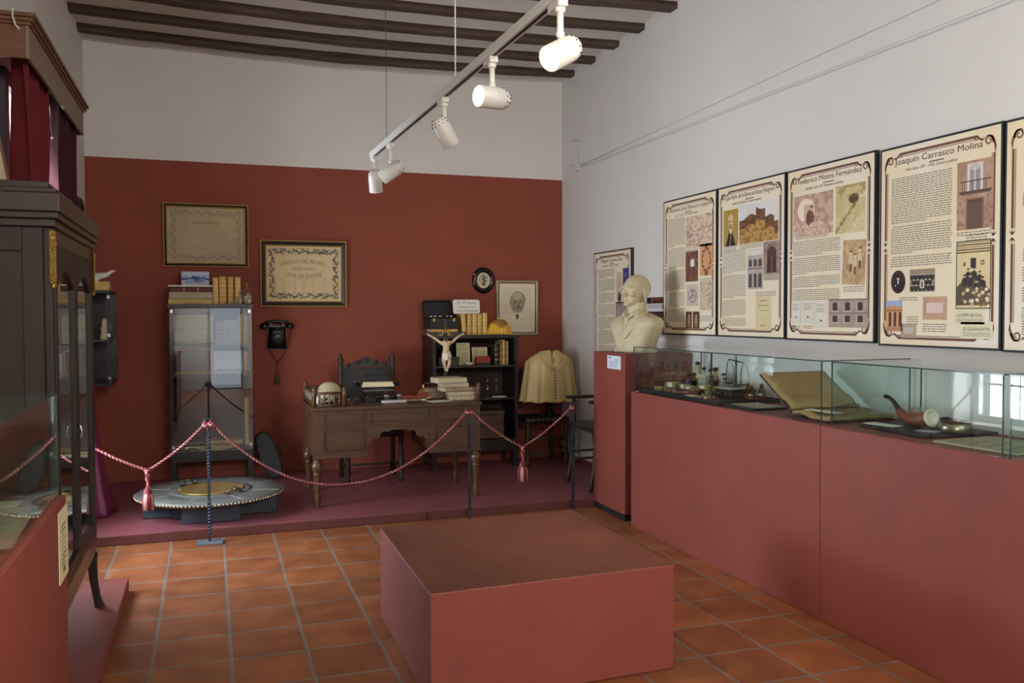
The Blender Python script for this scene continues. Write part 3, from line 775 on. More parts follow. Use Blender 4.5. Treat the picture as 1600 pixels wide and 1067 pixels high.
# ------------------------------------------------------------------ glazed bookcases
def bookcase(label, cx, w, y0, d, ztop, zbot, shelves, legs, pane=True, slant=None):
    t = thing('glazed_bookcase', label, 'bookcase', (cx, y0+d/2, DK+.001))
    z1 = ztop-DK-.001; zb = zbot-DK; h = w/2; f = -d/2; b = d/2
    for s in (-1, 1): MB().box(s*h-(.032 if s > 0 else 0), s*h+(.032 if s < 0 else 0), f, b, zb, z1-.026).build('side_board', EBONY, t, bevel=.002)
    m = MB()
    n = 24; poly = [(-h-.012, z1-.025), (h+.012, z1-.025), (h+.012, z1)]+[(h-.02-(w-.04)*k/n, z1+.010*abs(math.sin(PI*k/n*2))) for k in range(n+1)]+[(-h-.012, z1)]
    m.prism(poly, f-.012, f+.012, 'xz'); m.box(-h-.012, h+.012, f+.0125, b+.005, z1-.025, z1)
    m.build('top_board', EBONY, t)
    MB().box(-h+.033, h-.033, b-.012, b, zb, z1-.026).build('back_board', mat('bookcase_back', (46, 26, 24), .7), t)
    MB().box(-h+.033, h-.033, f+.001, b-.013, zb, zb+.02).build('bottom_board', EBONY, t)
    for z in shelves: MB().box(-h+.033, h-.033, f+.012, b-.013, z-DK-.016, z-DK).build('shelf', CHAIRW, t)
    MB().box(-h+.01, h-.01, f+.003, f+.02, zb-.09, zb-.001).build('apron', EBONY, t)
    for sx in (-1, 1):
        for y in (f+.022, b-.045):
            x = sx*(h-.022)
            m = MB(); m.box(x-.022, x+.022, y, y+.044, .0, zb-.001); m.build('leg', EBONY, t, bevel=.003)
    if pane:
        MB().box(-h+.002, h-.002, f-.009, f-.004, zb, z1-.03).build('glass_pane', PANE, t)
        for sx in (-1, 1):
            for z in (z1-.07, zb+.03): MB().box(sx*(h-.022)-.009, sx*(h-.022)+.009, f-.013, f-.010, z, z+.027).build('metal_clip', SILVER, t, bevel=.001)
    return t
PANE = glass_mat('bookcase_pane', (.84, .85, .85), .06)
BX, BW, BY, BD, BZT, BZB = .02, .68, 8.0, .40, 1.637, .37
SH1 = (1.285, 1.03)
bookcase('ebonised glazed bookcase under the faded certificate, reflecting the room', BX, BW, BY, BD, BZT, BZB, SH1, True)
# on top of it
book('flat_book', 'vellum book lying flat, lowest of the pile on the glazed bookcase', (-.145, 8.1, 1.641), .045, .36, .22, YLEATHER2, lie=True, bands=0)
book('flat_book', 'cream book lying flat, middle of the pile on the glazed bookcase', (-.142, 8.1, 1.687), .062, .355, .22, VELLUM, lie=True, bands=0)
book('flat_book', 'dark red and cream book lying under the blue tile on the bookcase', (-.14, 8.1, 1.75), .042, .34, .21, mat('dark_red_cover', (92, 44, 38), .6), lie=True, bands=2)
m = MB().box(-.18, .18, -.11, .11, 0, .014); tag(m.build('white_tray', WHITE_METAL, loc=(-.145, 8.2, 1.7945), bevel=.002), 'thin white tray between the blue tile and the pile of books', 'tray')
a = Art(90, 50, (196, 204, 214), 1.8).noise(5, 8); U, V = a.U, a.V
a.rect(0, 1, 0, .42, (176, 190, 210), .7); a.put((V > .42+.05*np.sin(U*9))&(V < .58+.05*np.sin(U*13+1)), (52, 78, 140), .9)
a.put((fbm(U*1.8, V, 14, 8) > .53)&(V > .3)&(V < .8)&(U > .08)&(U < .9), (44, 66, 132), .9); a.put((V > .8), (150, 168, 196), .5)
t = thing('painted_tile', 'blue and white painted ceramic tile standing on the flat books', 'tile', (-.105, 8.22, 1.8095), 0, rot=(-.2, 0, 0))
MB().box(-.115, .115, 0, .008, .0, .125).build('tile_body', WHITE_METAL, t); pic(a, 'glazed_picture', .228, .122, t, (0, -.001, .0625))
for i, (x, h, w_, c) in enumerate([(.062, .235, .048, YLEATHER2), (.122, .245, .062, YLEATHER), (.188, .245, .05, YLEATHER), (.248, .24, .048, YLEATHER2)]):
    book('leather_book', ['straw coloured leather book with dark label, first beside the flat pile', 'wide tan leather book with gilt bands, second in the row on the bookcase', 'tan leather book with gilt bands, third in the row on the bookcase', 'slim straw leather book at the bottle end of the row'][i],
         (x, 8.12, 1.641), w_, h, .17, c, group='leather books on the glazed bookcase', bands=5)
    if i == 0: pass
def bottle(name, label, loc, r, h, neck=.45, stop='ball', g=BOTTLE, group=None, fill=None, cat='bottle'):
    t = thing(name, label, cat, loc, 0, group)
    hb = h*.62; rn = r*neck
    MB().lathe([(r*.9, 0), (r, .004), (r, hb*.85), (r*.8, hb), (rn, hb+.01), (rn, h*.84), (rn*1.35, h*.85), (rn*1.35, h*.88), (rn*.8, h*.885)], (0,0,0), 16).build('glass_body', g, t)
    if fill: MB().lathe([(r*.84, .004), (r*.9, .006), (r*.9, hb*.6)], (0,0,0), 14).build('contents', fill, t)
    m = MB()
    if stop == 'ball': m.lathe([(rn*.7, h*.8), (rn*.75, h*.89), (rn*.6, h*.9), (rn*1.2, h*.94), (rn*1.1, h*.985), (0, h)], (0,0,0), 12)
    else: m.lathe([(rn*1.4, h*.86), (rn*1.4, h), (0, h+.001)], (0,0,0), 12)
    m.build('stopper', g if stop == 'ball' else BLACK, t)
    return t
GF = mat('pale_salts', (186, 182, 166), .8)
for x, y, r, h, nk, lb in ((.222, 8.05, .024, .075, .75, 'tiny clear glass jar standing before the books on the bookcase'), (.272, 8.05, .03, .125, .6, 'clear stoppered bottle left of the tallest bottle on the bookcase'),
                       (.326, 8.12, .034, .2, .5, 'tallest clear stoppered bottle on the bookcase'), (.345, 8.04, .026, .10, .7, 'small clear bottle at the right edge of the bookcase top')):
    bottle('glass_bottle', lb, (x, y, 1.641), r, h, nk, group='clear bottles on the bookcase', fill=GF if r > .03 else None)
# inside the bookcase
def board_pic(name, label, cat, loc, w, h, art, lean=-.12, rz=0, frame=None):
    t = thing(name, label, cat, loc, 0, rot=(lean, 0, rz))
    MB().box(-w/2, w/2, 0, .006, 0, h).build('backing', PAPER, t)
    pic(art, 'printed_sheet', w*.98, h*.98, t, (0, -.0012, h/2))
    if frame:
        frame_profile(w+.03, h+.03, .02, .018, MB()).build('frame', frame, t, (0, .005, h/2))
    return t
SZ = (1.286, 1.031, BZB+.022)
a = Art(50, 34, (168, 152, 108)).noise(4, 14); a.rect(0, 1, .48, .5, (120, 106, 70)).rect(.06, .94, .9, .93, (120, 106, 74))
board_pic('framed_document', 'olive yellow framed document on the upper bookcase shelf', 'document', (-.135, 8.12, SZ[0]+.02), .36, .25, a, frame=CHAIRW)
board_pic('small_document', 'small pale booklet standing beside the framed document', 'booklet', (.10, 8.18, SZ[0]), .12, .21, text_art((188, 172, 112), nx=30, ny=40))
board_pic('grey_document', 'grey blue printed document at centre of the upper bookcase shelf', 'document', (.205, 8.12, SZ[0]), .15, .22, text_art((168, 168, 166), nx=40, ny=50))
book('shelf_book', 'pale tan book leaning on the upper bookcase shelf', (.272, 8.10, SZ[0]), .035, .27, .17, YLEATHER, group='books inside the glazed bookcase')
book('shelf_book', 'darker gilt book at the end of the upper bookcase shelf', (.313, 8.10, SZ[0]), .036, .26, .17, YLEATHER2, group='books inside the glazed bookcase')
a = Art(50, 34, (64, 50, 40)).noise(5, 12)
board_pic('dark_picture', 'dark framed picture on the middle bookcase shelf', 'framed picture', (-.14, 8.14, SZ[1]+.015), .32, .2, a, frame=YLEATHER)
a = Art(50, 34, (196, 200, 204)).noise(4, 6); a.rect(.1, .9, .82, .9, (120, 124, 130)); a.put(np.abs(a.V-.86-.03*np.sin(a.U*20)) < .02, (80, 84, 90))
board_pic('white_card', 'large pale card on the middle bookcase shelf', 'card', (.16, 8.14, SZ[1]), .24, .2, a)
book('shelf_book', 'tan book standing at the right end of the middle bookcase shelf', (.31, 8.10, SZ[1]), .03, .2, .16, YLEATHER, group='books inside the glazed bookcase')
book('shelf_book', 'tall straw book standing on the bottom of the bookcase', (.315, 8.12, SZ[2]), .04, .42, .17, YLEATHER2, group='books inside the glazed bookcase', bands=4)
book('flat_book', 'thick pale ledger lying on the bottom of the bookcase', (.12, 8.12, SZ[2]), .05, .3, .2, YLEATHER, lie=True, bands=0)
for i, (x, l, r, lb) in enumerate([(-.12, .3, .2, 'steel surgical forceps lying at the front of the bookcase bottom'), (.14, .22, -.15, 'short steel instrument lying right on the bookcase bottom')]):
    t = thing('steel_instrument', lb, 'instrument', (x, 8.05, SZ[2]+.001), r)
    m = MB().tube([(-l/2, 0, .008), (0, .004, .008), (l/2, .012, .008)], [.008, .005, .003], 8); m.tube([(-l/2, .02, .008), (0, .004, .009), (l/2, 0, .008)], [.008, .005, .003], 8)
    m.build('blades', SILVER, t)
    m = MB()
    for y in (0, .02): m.lathe([(.012, -.003), (.016, 0), (.012, .003), (.009, 0), (.012, -.003)], (-l/2-.014, y*1.4-.004, .008), 12)
    m.build('rings', SILVER, t)
# wall case contents
book('flat_book', 'straw coloured book lying on the small wall case, jutting past the cabinet', (-.90, 7.85, 1.7515), .075, .27, .2, YLEATHER2, lie=True, bands=2)
t = thing('white_ceramic_bird', 'white ceramic bird with upturned tail on the flat book in the corner', 'ceramic bird', (-.86, 7.95, 1.828))
m = MB(); m.ell((-.03, 0, .04), (.075, .035, .035), 14, 8); m.tube([(.02, 0, .045), (.07, 0, .055), (.11, 0, .085), (.14, 0, .09)], [.03, .022, .014, .004], 10); m.lathe([(.04, 0), (.035, .012), (.02, .02)], (-.03, 0, 0), 12)
me = fused(m, .006, 3); link_mesh(me, 'glazed_body', WHITE_METAL, t)
t = thing('small_figurine', 'small pale figurine on the upper shelf of the corner wall case', 'figurine', (-.80, 7.82, .975+.376))
m = MB().lathe([(.035, 0), (.04, .02), (.028, .05), (.036, .09), (.02, .12), (.024, .145), (.015, .17), (0, .175)], (0, 0, 0), 14); m.ell((.03, 0, .1), (.018, .014, .05), 8, 6)
m.build('carved_body', PLASTER, t)
# ------------------------------------------------------------------ writing desk
DX, DY = 1.408, 7.11
t = thing('writing_desk', 'carved walnut kneehole desk with low spindle gallery and turned legs on the stage', 'desk', (DX, DY, DK+.0005))
HW, HD = .665, .345
TT = .772
MB().box(-HW-.012, HW+.012, -HD-.012, HD+.012, TT-.028, TT).build('tabletop', DESK, t, bevel=.006)
MB().box(-HW, HW, -HD+.012, -HD+.03, .60, TT-.029).build('front_rail', DESK, t)
for s, a, b in (('L', -HW, -.255), ('R', .245, HW)):
    MB().box(a, b, -HD+.012, -HD+.03, .395, .599).build('front_board', DESK, t)
    MB().box(a, b, -HD+.031, HD-.01, .395, .41).build('bottom_board', DESK, t)
    MB().box(a-.006, b+.006, -HD-.006, -HD+.011, .375, .40).build('base_moulding', DESK, t, bevel=.004)
for x in (-HW, HW-.018): MB().box(x, x+.018, -HD+.031, HD-.011, .411, TT-.029).build('side_panel', DESKV, t)
for x in (-.273, .245): MB().box(x, x+.018, -HD+.031, HD-.011, .411, TT-.029).build('kneehole_side', DESKV, t)
MB().box(-HW, HW, HD-.01, HD, .60, TT-.029).build('back_rail', DESK, t)
def rframe(m, x0, x1, z0, z1, y, b=.013, d=.012):
    fr = [(x0, x1, z0, z0+b), (x0, x1, z1-b, z1), (x0, x0+b, z0+b, z1-b), (x1-b, x1, z0+b, z1-b)]
    for a in fr: m.box(a[0], a[1], y-d, y, a[2], a[3])
for lab, a in (('drawer_panel', (-.595, -.285, .625, .725)), ('drawer_panel', (-.24, .225, .625, .725)), ('drawer_panel', (.275, .60, .625, .725)), ('lower_panel', (-.595, -.285, .43, .595)), ('lower_panel', (.275, .60, .43, .595))):
    m = MB(); rframe(m, *a, -HD+.012); m.box(a[0]+.016, a[1]-.016, -HD+.009, -HD+.0121, a[2]+.016, a[3]-.016)
    m.build(lab, DESK, t, bevel=.003)
# carved arched apron over the kneehole
half = [(0, .575), (.06, .575), (.075, .56), (.115, .565), (.14, .55), (.145, .525), (.175, .505), (.195, .515), (.215, .49), (.235, .47), (.249, .40)]
pts = [(-.254, .599), (-.254, .40)]+[(-x-.006, z) for x, z in reversed(half)]+[(x-.006, z) for x, z in half[1:]]+[(.244, .599)]
MB().prism(pts, -HD+.013, -HD+.028, 'xz').build('carved_apron', DESK, t, bevel=.003)
def leg(h):
    p = [(.021, 0), (.024, .006), (.017, .02), (.024, .032), (.026, .045), (.02, .06), (.025, .075), (.019, .09), (.02, .1), (.031, .255), (.034, .262), (.026, .27), (.036, .28), (.044, .305), (.045, .325), (.036, .35), (.024, .362), (.028, .37), (.03, h)]
    return MB().lathe(p, (0, 0, 0), 18)
for x, y in ((-HW+.03, -HD+.035), (HW-.03, -HD+.035), (-HW+.03, HD-.03), (HW-.03, HD-.03)):
    leg(.394).build('leg', DESKV, t, (x, y, 0))
# low gallery: left side, back and short front returns
g = bpy.data.objects.new('gallery_rail', None); COL.objects.link(g); g.parent = t; g.location = (0, 0, TT+.0005)
def rail(p, q, n):
    m = MB()
    m.tube([(*p, .105), (*q, .105)], .011, 8); m.tube([(*p, .012), (*q, .012)], .009, 8)
    for k in range(1, n):
        x = p[0]+(q[0]-p[0])*k/n; y = p[1]+(q[1]-p[1])*k/n
        m.lathe([(.006, .016), (.004, .03), (.009, .045), (.004, .06), (.008, .075), (.004, .09), (.006, .1)], (x, y, 0), 8)
    m.build('spindle_rail', DESKV, g)
F, Bk = -HD+.02, HD-.02
rail((-HW+.01, F), (-HW+.01, Bk), 16); rail((HW-.01, F), (HW-.01, Bk), 16); rail((-HW+.01, Bk), (-.33, Bk), 9); rail((.36, Bk), (HW-.01, Bk), 9)
rail((-HW+.01, F), (-HW+.24, F), 6)
for x, y in ((-HW+.01, F), (-HW+.01, Bk), (HW-.01, F), (HW-.01, Bk), (-HW+.24, F)):
    MB().lathe([(.018, 0), (.018, .1), (.02, .118), (.012, .125), (.017, .138), (.013, .15), (0, .155)], (x, y, 0), 12).build('corner_post', DESKV, g)

# desk chair behind
t = thing('desk_chair', 'high backed chair with black studded leather behind the writing desk', 'chair', (1.37, 7.86, DK))
m = MB()
for s in (-1, 1):
    x = s*.238
    MB().lathe([(.022, .0), (.022, .40), (.026, .42), (.022, .44), (.022, .95), (.026, 1.02), (.016, 1.035), (.027, 1.055), (.027, 1.075), (.012, 1.10), (.018, 1.112), (0, 1.125)], (x, .18, 0), 12).build('rear_post', CHAIRW, t)
    MB().lathe([(.018, 0), (.026, .02), (.016, .05), (.028, .09), (.02, .14), (.026, .2), (.02, .22), (.026, .24), (.018, .30), (.026, .40), (.024, .44)], (x, -.2, 0), 14).build('front_leg', CHAIRW, t)
    m.tube([(x, -.2, .13), (x, .18, .13)], .011, 8)
m.tube([(-.238, -.01, .13), (.238, -.01, .13)], .011, 8); m.build('stretcher', CHAIRW, t)
MB().box(-.25, .25, -.23, .16, .40, .46).build('seat', LEATHER, t, bevel=.02)
m = MB(); m.grid(lambda u, v: (-.225+.45*u, .155-.018*math.sin(PI*u)*math.sin(PI*v), .5+.49*v), 20, 20); m.box(-.225, .225, .158, .19, .5, .99)
m.build('backrest', LEATHER, t)
m = MB()
for k in range(15): m.ell((-.215+.43*k/14, .15, .975), (.006, .004, .006), 6, 4); m.ell((-.215+.43*k/14, .15, .515), (.006, .004, .006), 6, 4)
for k in range(1, 15):
    for s in (-1, 1): m.ell((s*.215, .15, .515+.46*k/15), (.006, .004, .006), 6, 4)
m.build('brass_studs', mat('dull_studs', (72, 62, 48), .4, .8), t)
m = MB()
crest = [(-.215, .995), (-.215, 1.03), (-.14, 1.035), (-.10, 1.06), (-.06, 1.055), (-.03, 1.09), (0, 1.097), (.03, 1.09), (.06, 1.055), (.10, 1.06), (.14, 1.035), (.215, 1.03), (.215, .995)]
m.prism(crest, .165, .195, 'xz')
for x, z in ((-.08, 1.045), (.08, 1.045), (0, 1.06), (-.17, 1.02), (.17, 1.02)): m.lathe([(.018, 0), (.02, .006), (.008, .012), (0, .008)], (x, .165, z), 12, Matrix.Rotation(PI/2, 4, 'X'))
m.build('carved_crest', CHAIRW, t)

# ------------------------------------------------------------------ on the desk
ZD = DK+TT+.0015
t = thing('human_skull', 'cream human skull behind the gallery rail at the left end of the desk', 'skull', (.915, 7.17, ZD), -1.15)
m = MB()
m.ell((0, .0, .105), (.083, .106, .075), 24, 16); m.ell((0, .03, .095), (.078, .08, .072), 20, 12)
m.ell((0, -.075, .06), (.055, .035, .05), 16, 10); m.ell((0, -.085, .03), (.04, .026, .032), 14, 8)
for s in (-1, 1): m.ell((s*.055, -.055, .05), (.014, .045, .012), 10, 6); m.ell((s*.05, -.01, .045), (.02, .03, .04), 10, 6); m.tube([(s*.048, -.01, .04), (s*.045, -.045, .012), (s*.02, -.085, .01)], .011, 8)
me = fused(m, .005, 3)
for v in me.vertices:
    c = v.co
    for s in (-1, 1):
        d = ((c.x-s*.028)/.02)**2+((c.z-.062)/.018)**2
        if c.y < -.07 and d < 1: c.y += .03*(1-d)**.5
    d = ((c.x)/.011)**2+((c.z-.04)/.014)**2
    if c.y < -.08 and d < 1: c.y += .02*(1-d)**.5
    if c.z < .001: c.z = .001
for v in me.vertices: v.co *= .9
link_mesh(me, 'cranium', mat('old_bone', (196, 182, 146), .5, var=.12, scale=14), t)
m = MB()
for k in range(8):
    x = -.028+.056*k/7; y = -.085-.024*math.cos(x*40)
    m.ell((x, y-.003, .021), (.0042, .004, .007), 8, 6); m.ell((x, y, .008), (.004, .004, .006), 8, 6)
o = m.build('teeth', mat('ivory_teeth', (214, 206, 182), .4), t); o.scale = (.9,.9,.9)
t = thing('white_egg_paperweight', 'small white porcelain ball in front of the skull', 'paperweight', (.80, 6.93, ZD))
MB().lathe([(.018, 0), (.022, .004), (.034, .02), (.036, .038), (.028, .056), (.014, .066), (0, .068)], (0, 0, 0), 20).build('porcelain_ball', mat('white_porcelain', (222, 220, 214), .25), t)
# typewriter
t = thing('typewriter', 'black antique typewriter with pale paper in its carriage, on the desk', 'typewriter', (1.325, 7.20, ZD), -.05)
m = MB(); prof = [(-.17, .0), (-.17, .035), (-.13, .04), (-.05, .075), (.02, .09), (.13, .09), (.14, 0)]
m.prism([(y, z) for y, z in prof], -.135, .135, 'yz'); m.build('frame', BLACKGLOSS, t, bevel=.004)
m = MB()
for r in range(4):
    for k in range(10):
        x = -.115+.0255*k+(.006 if r % 2 else 0); y = -.155+r*.026; z = .044+r*.012
        m.lathe([(.002, -.012), (.002, 0), (.009, 0), (.010, .003), (0, .0035)], (x, y, z), 10)
m.build('keys', mat('key_rings', (96, 94, 88), .3, .4), t)
m = MB(); m.lathe([(.019, -.155), (.019, .155)], (0, .06, .125), 18, Matrix.Rotation(PI/2, 4, 'Y'))
for s in (-1, 1): m.lathe([(.012, 0), (.012, .012), (.021, .013), (.021, .028), (0, .029)], (s*.156, .06, .125), 14, Matrix.Rotation(s*PI/2, 4, 'Y'))
m.build('platen', BLACK, t)
m = MB(); m.grid(lambda u, v: (-.125+.25*u, .06-.0215*math.sin(-.6+2.2*v), .125+.0215*math.cos(-.6+2.2*v)-.0), 2, 10); m.box(-.135, .135, .035, .04, .105, .125)
m.build('paper_strip', CREAM, t)
m = MB(); m.prism([(-.11, .135), (.11, .135), (.095, .19), (-.095, .19)], .088, .093, 'xz'); m.tube([(-.105, .085, .195), (-.09, .085, .205), (.09, .085, .205), (.105, .085, .195)], .005, 8)
m.build('paper_rest', LEATHER, t)
m = MB()
for k in range(22):
    a = PI*(.12+.76*k/21); m.tube([(.02*math.cos(a), -.03, .092), (.085*math.cos(a), .01-.045*math.sin(a), .098)], .0018, 4)
m.build('type_bars', SILVER, t)
m = MB(); m.tube([(-.165, .05, .14), (-.19, .03, .15), (-.2, -.0, .155)], .004, 6); m.build('return_lever', SILVER, t)
# red things, inkstand, papers
t = thing('red_notebook', 'thin dark red notebook lying near the skull on the desk', 'notebook', (.985, 6.965, ZD), .15)
MB().box(-.075, .075, -.05, .05, 0, .009).build('cover', mat('dark_red_cloth', (118, 44, 42), .7), t, bevel=.002); MB().box(-.072, .076, -.047, .047, .0025, .0065).build('pages', PAGES, t)
t = thing('eyeglasses', 'wire eyeglasses lying folded between notebook and typewriter', 'eyeglasses', (1.10, 7.05, ZD+.003), .6)
m = MB()
for s in (-1, 1): m.tube([(s*.032+.022*math.cos(2*PI*k/20), 0, .02+.018*math.sin(2*PI*k/20)) for k in range(21)], .002, 6); m.tube([(s*.054, 0, .024), (s*.056, .05, .018), (s*.05, .11, .004)], .002, 6)
m.tube([(-.01, 0, .024), (0, -.002, .028), (.01, 0, .024)], .002, 6); m.build('wire_frame', SILVER, t)
t = thing('inkstand', 'silver inkstand with two capped wells at the front of the desk', 'inkstand', (1.385, 6.90, ZD), .03)
MB().box(-.105, .105, -.035, .035, .001, .028).build('tray', SILVER, t, bevel=.004)
for x in (-.055, .05):
    w = MB().lathe([(.02, .029), (.02, .055), (.022, .057), (.022, .066), (0, .07)], (x, 0, 0), 16).build('inkwell', SILVER, t)
t = thing('leather_folder', 'coral red leather paper folder with curled edges on the desk', 'folder', (1.585, 7.12, ZD), .06)
m = MB().grid(lambda u, v: (-.14+.28*u, -.09+.18*v, .012+.03*abs(2*u-1)**3+.012*abs(2*v-1)**2+.004*math.sin(u*17)), 24, 14)
m.build('folded_leather', mat('coral_leather', (178, 88, 64), .5, var=.12, scale=14), t, solid=.006)
m = MB().grid(lambda u, v: (-.145+.29*u, -.095+.19*v, .004+.022*abs(2*u-1)**3), 20, 4); m.build('paper_lining', CREAM, t, solid=.003)
t = thing('glass_inkwell', 'small clear glass inkwell in front of the coral folder', 'inkwell', (1.645, 6.93, ZD))
MB().lathe([(.024, 0), (.028, .006), (.026, .03), (.015, .036), (.017, .044), (.0, .046)], (0, 0, 0), 8).build('glass_body', BOTTLE, t)
t = thing('brass_bell', 'small brass table bell with knob at the back of the desk', 'bell', (1.735, 7.33, ZD))
MB().lathe([(.05, 0), (.05, .006), (.03, .012), (.03, .022)], (0, 0, 0), 24).build('foot', BRASS, t)
MB().lathe([(.055, .023), (.052, .04), (.036, .058), (.012, .066), (.008, .07)], (0, 0, 0), 24).build('dome', BRASS, t)
MB().lathe([(.009, .07), (.014, .08), (.006, .09), (.01, .10), (0, .112)], (0, 0, 0), 14).build('knob', BRASS, t)
sheet('paper_note', 'white paper note lying beside the stack of old books on the desk', 'paper', (1.765, 6.90, ZD), .17, .13, .2, None, base=PAPERW)
# stack of vellum books
z = ZD
V2 = mat('brown_mottled_vellum', (150, 128, 100), .65, var=.25, scale=18)
stack = [(.034, .24, .19, VELLUM, 1.975, 6.99, -.1, 'lowest grey vellum book of the desk stack'), (.036, .24, .19, VELLUM, 1.975, 6.99, -.06, 'second lowest grey vellum book of the desk stack'),
         (.032, .26, .2, V2, 1.945, 6.99, .1, 'thin brown book in the middle of the desk stack'), (.036, .22, .19, VELLUM, 1.91, 7.0, .0, 'thick cream book second from top of the desk stack'), (.042, .25, .2, PLASTER, 1.88, 6.98, .12, 'pale vellum book on top of the desk stack')]
for i, (th, h, d, c, x, y, rz, lb) in enumerate(stack):
    book('vellum_book', lb, (x, y-.08, z), th, h, d, c, rz=rz, lie=True, bands=2 if i in (0, 1) else 0, group='old books stacked on the desk'); z += th+.0015
for i, (th, c, lb) in enumerate([(.045, V2, 'brown mottled book lying behind the stack, lower of two'), (.035, V2, 'brown mottled book lying behind the stack, upper of two')]):
    book('vellum_book', lb, (1.83, 7.16, ZD+i*.0465), th, .2, .15, c, lie=True, bands=0, group='old books stacked on the desk')
# crucifix
t = thing('crucifix', 'dark wooden crucifix with painted Christ figure, standing behind the book stack', 'crucifix', (1.92, 7.29, ZD), .0)
CW = mat('dark_cross_wood', (44, 36, 33), .5)
m = MB(); m.box(-.0135, .0135, -.008, .008, .03, .66); m.box(-.185, .185, -.0081, .0081, .532, .556); m.build('cross', CW, t, bevel=.002)
MB().lathe([(.07, 0), (.07, .015), (.05, .02), (.045, .032), (.02, .036)], (0, 0, 0), 24).build('foot', CW, t)
FL = mat('painted_flesh', (190, 168, 132), .5, var=.08, scale=30)
V_ = [(0, -.03, .36), (0, -.028, .40), (0, -.032, .45), (-.002, -.035, .485), (-.004, -.04, .505), (-.006, -.045, .53),
      (-.045, -.028, .482), (-.10, -.022, .505), (-.148, -.018, .53), (.045, -.028, .482), (.10, -.022, .508), (.148, -.018, .533),
      (-.02, -.03, .345), (-.022, -.05, .27), (-.006, -.03, .20), (-.002, -.04, .175), (.02, -.03, .345), (.026, -.052, .265), (.008, -.03, .20), (.004, -.045, .172),
      (-.165, -.018, .54), (.165, -.018, .543)]
E_ = [(0,1),(1,2),(2,3),(3,4),(4,5),(3,6),(6,7),(7,8),(3,9),(9,10),(10,11),(0,12),(12,13),(13,14),(14,15),(0,16),(16,17),(17,18),(18,19),(8,20),(11,21)]
Rr = [.03,.027,.033,.026,.013,.019,.016,.011,.0085,.016,.011,.0085,.022,.0165,.011,.009,.022,.0165,.011,.009,.011,.011]
V_ = [(x, y, z if i in (7, 8, 10, 11, 20, 21) else .462+(z-.482)*.79) for i, (x, y, z) in enumerate(V_)]
link_mesh(skinned(V_, E_, Rr, 0, 2), 'christ_figure', FL, t)
HAIR = mat('dark_painted_hair', (52, 36, 26), .6)
Z0 = -.031
m = MB(); m.ell((-.006, -.036, .536+Z0), (.020, .019, .021), 14, 10); m.ell((-.02, -.036, .515+Z0), (.008, .012, .022), 10, 6); m.ell((.01, -.036, .515+Z0), (.008, .012, .022), 10, 6); m.ell((-.006, -.056, .513+Z0), (.008, .006, .010), 10, 6); m.build('hair_and_beard', HAIR, t)
m = MB(); m.grid(lambda u, v: ((.036+.006*math.sin(u*2*PI*7)*v)*math.cos(2*PI*u)*(1-.08*v), -.034+(.031+.005*math.sin(u*2*PI*7)*v)*math.sin(2*PI*u), .378-.062*v+.012*math.cos(2*PI*u)), 42, 6, closed=True)
m.ell((.034, -.04, .35), (.012, .012, .016), 10, 6); m.build('loincloth', mat('white_painted_cloth', (208, 200, 182), .6), t, solid=.003)
m = MB()
for k in range(9):
    a = PI*(k/8); rr = .075 if k % 2 == 0 else .045
    c, s = math.cos(a), math.sin(a); n = Vector((-s, 0, c))*.008
    m.prism([(.02*c-.008*s, .53+.02*s+.008*c), (rr*c, .53+rr*s), (.02*c+.008*s, .53+.02*s-.008*c)], -.0125, -.0095, 'xz')
m.build('gilt_rays', GOLD, t)

# ------------------------------------------------------------------ brazier table
t = thing('brazier_table', 'low round slate topped brazier stand with brass bowl on the left of the stage', 'brazier', (0.0, 6.93, DK+.001))
m = MB()
A, Bq = .20, .47
BLUEW = mat('slate_blue_painted_wood', (52, 60, 70), .5, var=.12, scale=12)
for a in ((-A, A, -A-.16, -A-.0005), (-A, A, A+.0005, Bq)): m.box(*a, 0, .136)
for a in ((A+.0005, Bq, -A+.03, A), (-Bq, -A-.0005, -A+.10, A)): m.box(*a, 0, .136)
m.box(-A-.06, -A-.0005, -A+.03, -A+.0995, 0, .136)
for a in ((-A, A, -A, -A+.02), (-A, A, A-.02, A), (-A, -A+.02, -A+.0205, A-.0205), (A-.02, A, -A+.0205, A-.0205)): m.box(*a, 0, .134)
m.build('cross_base', BLUEW, t, bevel=.005)
SLATE = mat('grey_green_slate', (104, 108, 104), .35, var=.14, scale=9)
m = MB(); m.lathe([(.228, .138), (.515, .138), (.528, .143), (.528, .160), (.52, .168), (.305, .1685), (.30, .164), (.296, .170), (.236, .172), (.229, .165), (.228, .138)], (0, 0, 0), 96); m.f.pop(); m.f.pop(); m.m.pop(); m.m.pop(); m.sm.pop(); m.sm.pop(); m.build('round_top', SLATE, t)
m = MB()
for k in range(120): a = 2*PI*k/120; m.ell((.531*math.cos(a), .531*math.sin(a), .152), (.0088, .0088, .0095), 8, 5)
m.build('bead_rim', mat('pale_brass_beads', (190, 178, 148), .3, 1), t)
MB().lathe([(0, .05), (.08, .055), (.13, .075), (.17, .11), (.20, .15), (.216, .174), (.232, .180), (.238, .178), (.236, .1725)], (0, 0, 0), 64).build('brass_bowl', BRASS, t)
m = MB()
for k in range(8):
    a = 2*PI*k/8+.45; T = Matrix.Rotation(a, 4, 'Z'); m.box(.31, .515, -.003, .003, .1682, .1694, T=T)
m.build('inlay_lines', mat('pale_inlay', (168, 164, 150), .4), t)
